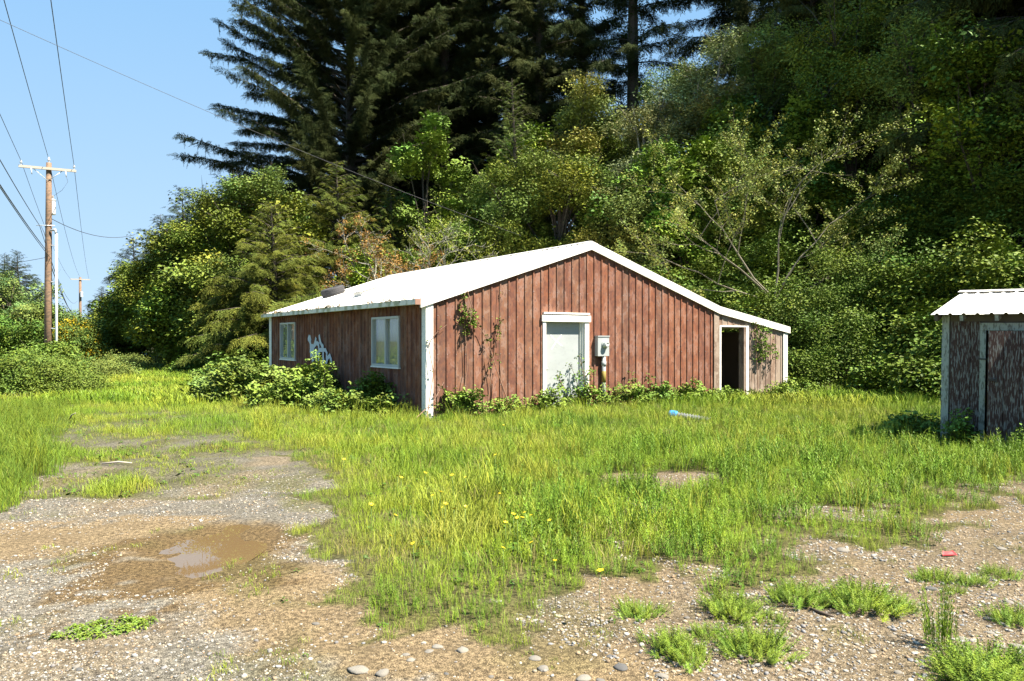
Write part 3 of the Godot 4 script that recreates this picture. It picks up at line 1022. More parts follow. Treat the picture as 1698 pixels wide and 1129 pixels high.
	# the walls that the camera does not see
	part(t, "rear_wall", slab([Vector2(0, -0.1), Vector2(0, EAVE), Vector2(WIDE * 0.5, APEX), Vector2(WIDE, EAVE), Vector2(WIDE + LEAN, LEAN_EAVE), Vector2(WIDE + LEAN, -0.1)], -LONG - 0.04, -LONG), reds[1])
	part(t, "inner_wall", box_mesh(Vector3(WIDE - 0.06, -0.1, -LONG), Vector3(WIDE - 0.01, EAVE, -0.07)), M.inside)
	part(t, "concrete_floor", box_mesh(Vector3(0.05, -0.1, -LONG), Vector3(WIDE + LEAN, 0.03, -0.07)), mat(lin(0.12, 0.11, 0.1), 0.9))

	# corner and rake trim
	var ct := new_st()
	box(ct, Vector3(-0.03, -0.08, 0.0275), Vector3(0.135, EAVE + 0.05, 0.042), Transform3D(), 0.45)
	box(ct, Vector3(-0.044, -0.08, -0.16), Vector3(-0.0295, EAVE + 0.05, 0.042), Transform3D(), 0.45)
	part(t, "corner_trim", done(ct), M.white)
	ct = new_st()
	box(ct, Vector3(-0.044, -0.08, -LONG - 0.06), Vector3(-0.0295, EAVE, -LONG + 0.2), Transform3D(), 0.45)
	part(t, "corner_trim", done(ct), M.white)
	var y0 := EAVE - 0.02
	part(t, "rake_trim", slab([Vector2(-0.18, y0 - 0.18 * PITCH), Vector2(-0.18, y0 - 0.18 * PITCH + 0.21), Vector2(WIDE * 0.5, APEX + 0.19), Vector2(WIDE * 0.5, APEX - 0.02)], 0.03, 0.08), M.white)
	part(t, "rake_trim", slab([Vector2(WIDE * 0.5 + 0.002, APEX - 0.02), Vector2(WIDE * 0.5 + 0.002, APEX + 0.19), Vector2(WIDE + 0.09, EAVE + 0.16), Vector2(WIDE + 0.09, EAVE - 0.05)], 0.03, 0.08), M.white)
	part(t, "rake_trim", slab([Vector2(WIDE + 0.092, EAVE - 0.05), Vector2(WIDE + 0.092, EAVE + 0.16), Vector2(WIDE + LEAN + 0.13, LEAN_EAVE + 0.19), Vector2(WIDE + LEAN + 0.13, LEAN_EAVE + 0.0)], 0.03, 0.08), M.white)

	# roof sheets
	var run := WIDE * 0.5 + 0.2
	var slope := atan(PITCH)
	var sheet := roof_sheet(run / cos(slope), 0.912, RIB, 0.02)
	for k in 14:
		var s := part(t, "roof_sheet", sheet, M.roof, Vector3(-0.2, EAVE + 0.165 - 0.2 * PITCH, -LONG - 0.12 + k * 0.8685 + 0.0))
		s.rotation.z = slope
		s.position.y += 0.0035 * (k % 2)
	for k in 14:
		var s := part(t, "roof_sheet", sheet, M.roof, Vector3(WIDE + 0.2, EAVE + 0.165 - 0.2 * PITCH, -LONG - 0.12 + (k + 1) * 0.8685 + 0.044))
		s.rotation = Vector3(0, PI, slope)
		s.position.y += 0.0035 * (k % 2)
	var lslope := atan((EAVE - LEAN_EAVE) / (LEAN + 0.1))
	var lsheet := roof_sheet(2.92 / cos(lslope), 0.912, RIB, 0.02)
	for k in 14:
		var s := part(t, "roof_sheet", lsheet, M.roof, Vector3(WIDE + LEAN + 0.12, LEAN_EAVE + 0.15, -LONG - 0.12 + (k + 1) * 0.8685 + 0.044))
		s.rotation = Vector3(0, PI, lslope)
		s.position.y += 0.0035 * (k % 2)
	var rc := new_st()
	for sd in [-1.0, 1.0]:
		var a := Vector3(WIDE * 0.5, APEX + 0.205, 0.078)
		var b := Vector3(WIDE * 0.5 + sd * 0.2, APEX + 0.205 - 0.2 * PITCH, 0.078)
		var back_ := Vector3(0, 0, -LONG - 0.2)
		quad(rc, a, a + back_, b + back_, b)
	part(t, "ridge_cap", done(rc), M.roof)
	# gutter along the left eave, with leaf litter
	var gs := new_st()
	for b in [[-0.31, 2.44, -0.3, 2.545], [-0.31, 2.43, -0.19, 2.44], [-0.2, 2.44, -0.19, 2.53]]:
		box(gs, Vector3(b[0], b[1], -LONG - 0.12), Vector3(b[2], b[3], 0.07), Transform3D(), 0.45)
	var gm := mat(Color(0.88, 0.87, 0.83), 0.6)
	gm.albedo_texture = picture(256, 256, 0.015, 46, func(p: float, q: float) -> Color:
		return Color(1.0, 0.98, 0.95).lerp(Color(0.74, 0.73, 0.62), clampf((p - 0.45) * 4.0, 0, 1)), 0.05)
	var gut := part(t, "gutter", done(gs), gm)
	part(gut, "end_cap", box_mesh(Vector3(-0.315, 2.425, 0.071), Vector3(-0.185, 2.55, 0.085)), mat(Color(0.55, 0.42, 0.36), 0.8))
	var db := PackedFloat32Array()
	for k in 420:
		var z := -r(0.0, 1.0) * LONG
		if n1.get_noise_2d(z * 4.0, 3.0) < -0.12: continue
		put(db, any_turn(1.0).scaled(Vector3.ONE * r(0.7, 1.5)), Vector3(-0.27 + r(-0.03, 0.2 * rng.randf()), 2.55 + r(0.0, 0.05), z), tint([Color(0.2, 0.13, 0.07), Color(0.3, 0.24, 0.15), Color(0.12, 0.1, 0.04)][rng.randi() % 3], 0.3, 0.1))
	var deb := many(gut, "leaf_litter", leaves_mesh(61, 5, 0.05, 0.06, 0.03, 0.6), M.leaf, db)
	deb.set_meta("kind", "stuff")
	var vent := new_st()
	box(vent, Vector3(-0.3, 0.0, -0.3), Vector3(0.3, 0.1, 0.3))
	box(vent, Vector3(-0.36, 0.12, -0.36), Vector3(0.36, 0.145, 0.36))
	var ve := part(t, "roof_vent", done(vent), M.roof, Vector3(1.25, EAVE + 0.165 + 1.25 * PITCH + 0.02, -6.4))
	ve.rotation.z = slope

	# lean-to on the far side of the gable
	var lean_top := func(x: float) -> float: return EAVE - 0.02 - (x - WIDE - 0.09) * (EAVE - 0.05 - LEAN_EAVE) / (LEAN + 0.04)
	var lw := part(t, "lean_to_wall", slab([Vector2(WIDE + 0.01, 2.06), Vector2(WIDE + 0.01, EAVE), Vector2(WIDE + LEAN, LEAN_EAVE), Vector2(WIDE + LEAN, -0.1), Vector2(10.17, -0.1), Vector2(10.17, 2.06)], -0.06, -0.004), M.inside)
	u = WIDE
	while u < WIDE + LEAN - 0.02:
		var w := minf(u + RIB, WIDE + LEAN)
		var yb := -0.08
		if u < 10.05: yb = 2.06
		part(lw, "siding_panel", panel(u, w, yb, lean_top, true, 0.014, 0.2), bares[rng.randi() % 3])
		u = w
	part(t, "lean_to_post", box_mesh(Vector3(8.86, -0.08, 0.028), Vector3(9.06, 2.42, 0.04), 0.45), bares[0])
	var lf := new_st()
	box(lf, Vector3(9.09, -0.05, -0.08), Vector3(9.16, 2.03, 0.03), Transform3D(), 0.45)
	box(lf, Vector3(10.19, -0.05, 0.002), Vector3(10.29, 2.07, 0.04), Transform3D(), 0.45)
	box(lf, Vector3(9.09, 2.031, -0.08), Vector3(10.188, 2.07, 0.03), Transform3D(), 0.45)
	part(t, "doorway_frame", done(lf), M.white)
	part(t, "doorway_jamb", box_mesh(Vector3(10.1, -0.05, -0.16), Vector3(10.186, 2.029, 0.028), 0.45), bares[1])
	part(t, "lean_to_side", box_mesh(Vector3(WIDE + LEAN - 0.05, -0.1, -LONG), Vector3(WIDE + LEAN, LEAN_EAVE + 0.05, -0.065)), M.inside)
	ct = new_st()
	box(ct, Vector3(WIDE + LEAN - 0.14, -0.08, 0.018), Vector3(WIDE + LEAN + 0.05, LEAN_EAVE - 0.005, 0.04), Transform3D(), 0.45)
	part(t, "corner_trim", done(ct), M.white)

	# the tyre lying on the roof
	var ty := thing("tyre", "worn black tyre lying on the white metal roof", "tyre")
	ty.transform = t.transform * Transform3D(Basis(Vector3.BACK, slope), Vector3(1.72, EAVE + 0.19 + 1.72 * PITCH, -10.5))
	var prof := []
	for q in [[0.22, 0.03], [0.24, 0.0], [0.36, 0.0], [0.395, 0.02], [0.405, 0.06], [0.398, 0.065], [0.398, 0.075], [0.408, 0.08], [0.408, 0.12], [0.4, 0.125], [0.4, 0.135], [0.408, 0.14], [0.408, 0.18], [0.398, 0.185], [0.398, 0.195], [0.405, 0.2], [0.395, 0.245], [0.36, 0.265], [0.24, 0.265], [0.22, 0.235], [0.235, 0.225], [0.36, 0.2], [0.36, 0.06], [0.235, 0.04], [0.22, 0.03]]:
		prof.append(Vector2(q[0], q[1]))
	part(ty, "tread", lathe(prof, 36), mat(lin(0.045, 0.043, 0.045), 0.8))

# ---------------------------------------------------------------- the shed

func build_shed() -> void:
	var peel := picture(1024, 512, 0.02, 51, func(p: float, q: float) -> Color:
		var paint := Color(0.25, 0.165, 0.14)
		var wood := Color(0.56, 0.57, 0.55).lerp(Color(0.4, 0.39, 0.37), q)
		return paint.lerp(wood, clampf((p * 0.62 + q * 0.42 - 0.545) * 16.0, 0, 1)), 0.03)
	M.peel = mat(Color.WHITE, 0.85)
	M.peel.albedo_texture = peel
	var peel2 := mat(Color(0.93, 0.92, 0.92), 0.85)
	peel2.albedo_texture = peel
	M.old_white = mat(Color.WHITE, 0.8)
	M.old_white.albedo_texture = picture(256, 512, 0.015, 52, func(p: float, q: float) -> Color:
		return Color(0.60, 0.62, 0.58).lerp(Color(0.42, 0.42, 0.38), clampf((p * 0.5 + q * 0.5 - 0.5) * 6.0, 0, 1)), 0.05)
	M.old_white.uv1_scale = Vector3(3, 0.4, 1)
	M.iron = mat(lin(0.05, 0.045, 0.04), 0.7, 0.4)
	var wood := mat(lin(0.1, 0.08, 0.06), 0.9)
	var t := thing("garden_shed", "small weathered shed with peeling brown paint and ribbed white roof", "shed", Vector3(6.97, 0, -12.44), deg_to_rad(-45))
	t.rotation.z = deg_to_rad(-0.8)
	rng.seed = 8
	var plank := func(parent: Node, called: String, x0: float, x1: float, ya: float, yb: float, z0: float, z1: float) -> void:
		var st := new_st()
		var ch := 0.006
		var o := Vector2(r(0, 3), r(0, 3))
		var ks := 1.0
		var pr := [Vector2(x0 + 0.001, z0), Vector2(x0 + 0.001, z1 - ch), Vector2(x0 + ch, z1), Vector2(x1 - ch, z1), Vector2(x1 - 0.001, z1 - ch), Vector2(x1 - 0.001, z0)]
		for i in pr.size() - 1:
			var a: Vector2 = pr[i]
			var b: Vector2 = pr[i + 1]
			quad(st, Vector3(a.x, ya, a.y), Vector3(a.x, yb, a.y), Vector3(b.x, yb, b.y), Vector3(b.x, ya, b.y), PackedVector2Array([Vector2(a.x * 2.0, ya * 0.45) * ks + o, Vector2(a.x * 2.0, yb * 0.45) * ks + o, Vector2(b.x * 2.0, yb * 0.45) * ks + o, Vector2(b.x * 2.0, ya * 0.45) * ks + o]))
		quad(st, Vector3(x0, yb, z0), Vector3(x1, yb, z0), Vector3(x1, yb, z1 - ch), Vector3(x0, yb, z1 - ch))
		part(parent, called, done(st), M.peel if rng.randf() < 0.6 else peel2)
	# front wall: backing boards and planks
	var st := new_st()
	box(st, Vector3(0.02, -0.05, -0.05), Vector3(0.56, 2.1, -0.004))
	box(st, Vector3(1.5, -0.05, -0.05), Vector3(2.58, 2.1, -0.004))
	box(st, Vector3(0.56, 1.95, -0.05), Vector3(1.5, 2.1, -0.004))
	var fw := part(t, "front_wall", done(st), wood)
	var x := 0.1
	while x < 0.53:
		plank.call(fw, "plank", x, minf(x + 0.144, 0.56), -0.05, 1.97 + r(-0.004, 0.004), -0.003, 0.016 + r(0, 0.004))
		x += 0.144
	x = 1.5
	while x < 2.5:
		plank.call(fw, "plank", x, x + 0.144, -0.05, 1.97, -0.003, 0.016 + r(0, 0.004))
		x += 0.144
	part(fw, "plank", box_mesh(Vector3(0.1, 1.975, -0.003), Vector3(2.5, 2.12, 0.012)), wood)
	part(t, "corner_board", box_mesh(Vector3(-0.02, -0.05, -0.02), Vector3(0.085, 2.08, 0.03)), M.old_white)
	var fr := new_st()
	box(fr, Vector3(0.525, 0.0, 0.022), Vector3(0.605, 1.83, 0.045))
	box(fr, Vector3(0.525, 1.832, 0.022), Vector3(1.62, 1.95, 0.046))
	box(fr, Vector3(1.54, 0.0, 0.022), Vector3(1.62, 1.83, 0.045))
	part(t, "door_frame", done(fr), M.old_white)
	# other walls
	st = new_st()
	box(st, Vector3(0.0, -0.05, -2.88), Vector3(0.03, 2.1, -0.051))
	box(st, Vector3(2.57, -0.05, -2.88), Vector3(2.6, 2.1, -0.051))
	box(st, Vector3(0.0, -0.05, -2.91), Vector3(2.6, 2.1, -2.881))
	part(t, "side_walls", done(st), wood)
	for gx in [0.0, 2.57]:
		var g := part(t, "gable", slab([Vector2(0, 2.102), Vector2(1.45, 2.47), Vector2(2.9, 2.102)], 0, 0.03), wood, Vector3(gx, 0, 0))
		g.rotation.y = PI / 2
	# door, hinged on its far stile and standing ajar
	var door := part(t, "door", box_mesh(Vector3(-0.84, 0.3, -0.045), Vector3(-0.02, 0.4, -0.02)), wood, Vector3(1.5, 0, 0.05))
	door.rotation.y = deg_to_rad(27)
	door.set_meta("label", "plank door standing ajar, its brown paint peeling to grey wood")
	part(door, "batten", box_mesh(Vector3(-0.84, 1.45, -0.045), Vector3(-0.02, 1.55, -0.02)), wood)
	var px := -0.86
	for w in [0.2, 0.215, 0.22, 0.21]:
		plank.call(door, "plank", px, px + w, 0.08 + r(-0.01, 0.01), 1.825, -0.02, 0.008 + r(-0.002, 0.002))
		px += w + 0.003
	st = new_st()
	box(st, Vector3(-0.85, 1.07, 0.008), Vector3(-0.75, 1.1, 0.025))
	box(st, Vector3(-0.77, 1.05, 0.008), Vector3(-0.745, 1.12, 0.035))
	part(door, "latch", done(st), M.iron)
	part(t, "hasp", box_mesh(Vector3(0.52, 1.375, 0.046), Vector3(0.63, 1.395, 0.06)), M.iron)
	# roof
	var sl := atan(0.25)
	var sheet := roof_sheet(1.72 / cos(sl), 0.765, 0.19, 0.022)
	for k in 4:
		var s := part(t, "roof_sheet", sheet, M.roof, Vector3(-0.13 + k * 0.76, 2.08 + 0.004 * (k % 2), 0.25))
		s.rotation = Vector3(0, PI / 2, sl)
		s.position.x += 0.0
	for k in 4:
		var s := part(t, "roof_sheet", sheet, M.roof, Vector3(-0.13 + (k + 1) * 0.76, 2.08 + 0.004 * (k % 2), -3.15))
		s.rotation = Vector3(0, -PI / 2, sl)
	var rc := new_st()
	for sd in [-1.0, 1.0]:
		var a := Vector3(-0.16, 2.545, -1.45)
		var b := Vector3(-0.16, 2.545 - 0.14 * 0.25, -1.45 + sd * 0.14)
		var l := Vector3(3.2, 0, 0)
		quad(rc, a, a + l, b + l, b)
	part(t, "ridge_cap", done(rc), M.roof)
	for rx in [-0.06, 0.3, 0.78, 1.26, 1.74, 2.2]:
		var rf := part(t, "rafter_tail", box_mesh(Vector3(0, -0.09, -0.025), Vector3(0.5, 0.0, 0.025)), M.old_white if rx > 0.0 else wood, Vector3(rx, 2.066, 0.22))
		rf.rotation = Vector3(0, PI / 2, sl)

# ---------------------------------------------------------------- poles and wires

func wire(label: String, a: Vector3, b: Vector3, sag: float, rad: float, group := "") -> void:
	var pts := []
	var rr := []
	for i in 25:
		var q := i / 24.0
		pts.append(a.lerp(b, q) - Vector3(0, sag * 4.0 * q * (1.0 - q), 0))
		rr.append(rad)
	var o := part(self, "overhead_wire", tube_mesh(pts, rr, 5), M.cable)
	tag(o, label, "wire", group)

func build_poles() -> void:
	M.cable = mat(lin(0.05, 0.05, 0.055), 0.6)
	M.pole = mat(Color(0.9, 0.9, 0.9), 0.9)
	M.pole.albedo_texture = picture(256, 512, 0.015, 71, func(p: float, q: float) -> Color:
		return Color(0.56, 0.45, 0.36).lerp(Color(0.44, 0.37, 0.31), clampf((p - 0.4) * 4.0, 0, 1)).lerp(Color(0.62, 0.5, 0.38), clampf((q - 0.6) * 4.0, 0, 0.6)), 0.06)
	M.grey_wood = mat(Color(0.66, 0.63, 0.58), 0.9)
	M.steel = mat(Color(0.74, 0.76, 0.78), 0.45, 0.2)
	var dir := Vector3(0.475, 0, 0.88).normalized()
	var arm := Vector3(dir.z, 0, -dir.x)
	var p := Vector3(-22.95, 0, -38.0)
	var y := land(p.x, p.z)
	var t := thing("utility_pole", "tall wooden utility pole with crossarm, transformer and white riser pipe", "utility pole", Vector3(p.x, y, p.z))
	part(t, "pole", tube_mesh([Vector3(0, -0.3, 0), Vector3(0, 4, 0), Vector3(0.03, 8, 0), Vector3(0.04, 10.4, 0)], [0.19, 0.165, 0.14, 0.12], 12), M.pole)
	var st := new_st()
	var b := Basis(arm, Vector3.UP, arm.cross(Vector3.UP))
	box(st, Vector3(-1.22, 10.02, 0.13), Vector3(1.22, 10.14, 0.23), Transform3D(b, Vector3.ZERO))
	part(t, "crossarm", done(st), M.grey_wood)
	for s in [-1.0, 1.0]:
		part(t, "brace", tube_mesh([b * Vector3(0.02 * s, 9.5, 0.16), b * Vector3(0.62 * s, 10.03, 0.17)], [0.018, 0.018], 5), M.steel)
	for s in [-1.12, 1.12]:
		var ins := part(t, "insulator", lathe([Vector2(0, 0.24), Vector2(0.035, 0.23), Vector2(0.04, 0.18), Vector2(0.06, 0.16), Vector2(0.06, 0.12), Vector2(0.03, 0.1), Vector2(0.02, 0.0)], 10), M.steel)
		ins.position = b * Vector3(s, 10.14, 0.18)
	var ti := part(t, "insulator", lathe([Vector2(0, 0.3), Vector2(0.04, 0.28), Vector2(0.045, 0.2), Vector2(0.065, 0.18), Vector2(0.065, 0.12), Vector2(0.03, 0.1), Vector2(0.03, 0.0)], 10), M.steel)
	ti.position = Vector3(0.04, 10.4, 0)
	for s in [-0.7, 0.75]:
		part(t, "cutout", tube_mesh([b * Vector3(s, 10.02, 0.24), b * Vector3(s + 0.04, 9.72, 0.3)], [0.03, 0.022], 6), M.steel)
	var tf := part(t, "transformer", lathe([Vector2(0, 0.02), Vector2(0.19, 0.0), Vector2(0.2, 0.04), Vector2(0.2, 0.68), Vector2(0.215, 0.69), Vector2(0.215, 0.74), Vector2(0.1, 0.8), Vector2(0, 0.8)], 16), M.steel)
	tf.position = b * Vector3(0.12, 7.9, -0.34)
	for s in [-0.08, 0.08]:
		part(tf, "bushing", lathe([Vector2(0, 0.2), Vector2(0.025, 0.19), Vector2(0.04, 0.1), Vector2(0.03, 0.0)], 8), M.grey_wood, Vector3(s, 0.76, 0))
	part(t, "wire_rack", tube_mesh([b * Vector3(-0.5, 7.25, 0.16), b * Vector3(0.3, 7.3, 0.16)], [0.02, 0.02], 5), M.steel)
	part(t, "jumper", tube_mesh([b * Vector3(0.75, 10.0, 0.25), b * Vector3(0.85, 9.5, 0.2), b * Vector3(0.6, 9.1, 0.0), b * Vector3(0.2, 8.8, -0.25), b * Vector3(0.12, 8.75, -0.34)], [0.008, 0.008, 0.008, 0.008, 0.008], 4), M.cable)
	part(t, "jumper", tube_mesh([b * Vector3(-0.3, 7.25, 0.2), b * Vector3(-0.15, 6.9, 0.3), b * Vector3(-0.05, 6.4, 0.2), b * Vector3(0.0, 5.6, 0.2)], [0.014, 0.014, 0.014, 0.014], 4), M.cable)
	var rp := part(t, "riser_pipe", tube_mesh([b * Vector3(0.36, -0.2, 0.28), b * Vector3(0.36, 3.5, 0.28), b * Vector3(0.36, 6.9, 0.28)], [0.06, 0.06, 0.06], 10), mat(Color(0.88, 0.9, 0.9), 0.5))
	for hh in [2.2, 4.5, 6.3]:
		part(rp, "standoff", tube_mesh([b * Vector3(0.05, hh, 0.05), b * Vector3(0.36, hh, 0.28)], [0.03, 0.03], 5), M.steel)
	part(rp, "weatherhead", tube_mesh([b * Vector3(0.36, 6.88, 0.28), b * Vector3(0.3, 7.08, 0.26), b * Vector3(0.1, 7.05, 0.2)], [0.07, 0.08, 0.04], 8), M.steel)

	var q := p - dir * 80.0
	var yq := land(q.x, q.z)
	var u := thing("utility_pole", "small distant utility pole above the yellow-flowering bushes", "utility pole", Vector3(q.x, yq, q.z))
	part(u, "pole", tube_mesh([Vector3(0, -0.3, 0), Vector3(0, 10.4 - yq, 0)], [0.2, 0.16], 10), M.pole)
	st = new_st()
	box(st, Vector3(-1.22, 10.02 - yq, 0.13), Vector3(1.22, 10.16 - yq, 0.23), Transform3D(b, Vector3.ZERO))
	part(u, "crossarm", done(st), M.grey_wood)
	part(u, "transformer", lathe([Vector2(0, 0.0), Vector2(0.2, 0.0), Vector2(0.2, 0.75), Vector2(0, 0.8)], 10), M.steel, Vector3(0.3, 7.6 - yq, 0.2))

	var nxt := p + dir * 62.0
	var names := ["outer", "middle", "inner"]
	var k := 0
	for s in [-1.12, 0.0, 1.12]:
		var h := 10.36 if s != 0.0 else 10.7
		var o: Vector3 = b * Vector3(s, 0, 0.18 if s != 0.0 else 0.0)
		wire("%s of the three power lines from the pole crossarm, passing overhead" % names[k], p + o + Vector3(0, h, 0), nxt + o + Vector3(0, h + 0.5, 0), 0.35, 0.012)
		wire("%s of the three thin power lines between near and distant pole" % names[k], p + o + Vector3(0, h, 0), q + o + Vector3(0, h - 0.3, 0), 0.9, 0.012)
		k += 1
	k = 0
	for s in [[-0.35, 7.25], [-0.1, 6.1], [0.1, 5.7]]:
		var o: Vector3 = b * Vector3(s[0], 0, 0.2)
		wire("%s of the three thicker lower cables at the pole, nearer span" % ["highest", "second", "lowest"][k], p + o + Vector3(0, s[1], 0), nxt + o + Vector3(0, s[1] + 0.2, 0), 0.5, [0.014, 0.016, 0.012][k])
		wire("%s of the three lower cables running on to the distant pole" % ["highest", "second", "lowest"][k], p + o + Vector3(0, s[1], 0), q + o + Vector3(0, s[1] - 0.2, 0), 1.6, [0.014, 0.024, 0.018][k])
		k += 1
	wire("long thin wire sagging from upper left across the trees", Vector3(-17.5, 11.6, -17.0), Vector3(0.4, 6.2, -33.5), 0.35, 0.0065)
	wire("service cable running from the pole towards the alder trees", p + Vector3(0.3, 7.6, 0.2), Vector3(-26.0, 8.9, -53.0), 0.5, 0.016)
	wire("slack telephone line leaving the pole low to the west", p + Vector3(-0.1, 5.7, 0.1), Vector3(-42.0, 5.9, -46.0), 0.5, 0.012)

# ---------------------------------------------------------------- meadow, gravel and small things

func build_grass() -> void:
	var bufs := {}
	for k in ["grass", "tall", "short", "horsetail", "straw", "coarse", "weed"]: bufs[k] = PackedFloat32Array()
	rng.seed = 101
	var lush := Color(0.285, 0.385, 0.036)
	var deep := Color(0.165, 0.275, 0.028)
	var dry := Color(0.4, 0.37, 0.07)
	# near and middle field
	var z := -3.5
	while z > -19.5:
		var step := lerpf(0.1, 0.17, smoothstep(-6.0, -19.0, z))
		var half := -z * 0.72 + 2.6
		var x := -half
		while x < half:
			var px := x + r(-0.5, 0.5) * step
			var pz := z + r(-0.5, 0.5) * step
			x += step
			if in_building(px, pz, 0.02) or in_shed(px, pz, 0.0): continue
			var g := grassy(px, pz)
			if g <= 0.0: continue
			var cover := g
			if rng.randf() > cover: continue
			var big := n1.get_noise_2d(px * 1.1, pz * 1.1)
			var fine := n2.get_noise_2d(px * 0.9 + 40.0, pz * 0.9)
			var c := lush.lerp(deep, clampf(0.2 + big * 1.1, 0.0, 1.0)).lerp(dry, clampf(0.04 - big * 0.6 + fine * 0.45, 0.0, 0.6))
			c = tint(c, 0.18, 0.1)
			var kind := "grass"
			var s := r(0.7, 1.15) * (0.75 + 0.5 * clampf(0.5 + fine, 0.0, 1.0))
			var rim := 1.0
			if pz > -13.0: rim = lerpf(0.45, 1.0, smoothstep(0.0, 0.9, line_gap(Vector2(px, pz), meadow_rim)))
			var left := Geometry2D.is_point_in_polygon(Vector2(px + big * 0.8, pz + fine * 0.6), tall_left)
			if left:
				kind = "tall"
				c = tint(Color(0.15, 0.225, 0.03).lerp(lush, 0.4 * rng.randf()), 0.22, 0.16)
				s *= 0.55 + 0.5 * clampf(0.5 + big, 0.0, 1.0)
			elif Geometry2D.is_point_in_polygon(Vector2(px, pz), meadow):
				var q := rng.randf()
				var hs := smoothstep(-0.6, 1.2, px + big * 2.0) * smoothstep(-15.0, -9.0, pz)
				if q < hs * 0.8:
					kind = "horsetail"
					c = tint(Color(0.27, 0.38, 0.032), 0.2, 0.12)
					s = r(0.55, 1.0) * (1.0 + 0.9 * smoothstep(0.1, 0.45, fine))
					if fine > 0.2: c = tint(Color(0.17, 0.28, 0.028), 0.2, 0.1)
				elif fine > 0.12 and q > 0.75 and pz < -6.5: kind = "tall"; s *= 0.85
				elif q > 0.945: kind = "straw"; s *= 0.85; c = tint(Color(0.36, 0.3, 0.12), 0.2, 0.05)
				elif q > 0.9: kind = "weed"; s *= 1.3; c = tint(Color(0.075, 0.15, 0.02), 0.2, 0.1)
			elif g < 0.9:
				kind = "short"
				c = tint(lush.lerp(deep, clampf(0.4 + big, 0.0, 1.0)).lerp(dry, clampf(0.15 + fine * 0.7, 0.0, 0.6)), 0.2, 0.1)
				if rng.randf() < 0.12: kind = "weed"; c = tint(Color(0.08, 0.15, 0.02), 0.2, 0.1)
				if rng.randf() < 0.05: kind = "straw"; s *= 0.5; c = tint(Color(0.36, 0.3, 0.13), 0.2, 0.05)
				s *= 0.45 + 0.6 * g
				if pz < -14.0: s *= 1.25
			s *= rim * 0.88
			put(bufs[kind], (Basis(Vector3.UP, r(0, TAU)) * Basis(Vector3.RIGHT, r(-0.12, 0.12))).scaled(Vector3(1, r(0.8, 1.15), 1) * s), Vector3(px, land(px, pz), pz), c)
		z -= step
	# farther field
	while z > -75.0:
		var step := lerpf(0.26, 0.9, smoothstep(-19.0, -75.0, z))
		var half := -z * 0.70 + 1.0
		var x := -half
		while x < half * 0.85:
			var px := x + r(-0.5, 0.5) * step
			var pz := z + r(-0.5, 0.5) * step
			x += step
			if in_building(px, pz, 0.02): continue
			if to_foot(px, pz) > 2.0: continue
			var big := n1.get_noise_2d(px * 0.5, pz * 0.5)
			var c := lush.lerp(deep, clampf(0.3 + big, 0.0, 1.0)).lerp(dry, clampf(0.12 - big * 0.7, 0.0, 0.55))
			var kind := "coarse"
			if rng.randf() < 0.05: kind = "straw"; c = Color(0.38, 0.31, 0.15)
			put(bufs[kind], Basis(Vector3.UP, r(0, TAU)).scaled(Vector3(1.0, r(0.7, 1.1), 1.0) * (0.75 + step * 1.2) * r(0.8, 1.2)), Vector3(px, land(px, pz), pz), tint(c, 0.2, 0.1))
		z -= step
	var labels := {"grass": ["meadow_grass", "bright green meadow grass in front of the buildings"], "tall": ["tall_grass", "tall seeding grass among the meadow and at the track edge"], "short": ["track_grass", "short thin turf along the gravel track"], "horsetail": ["horsetail_growth", "feathery green horsetails growing through the meadow"], "straw": ["dry_grass", "scattered dry straw-coloured grass"], "coarse": ["field_grass", "grass of the farther field behind the track"], "weed": ["low_weeds", "low broad-leaved weeds between the grass"]}
	for k in labels:
		var o := many(self, labels[k][0], clump[k], M.grass, bufs[k])
		tag(o, labels[k][1], "grass", "", "stuff")

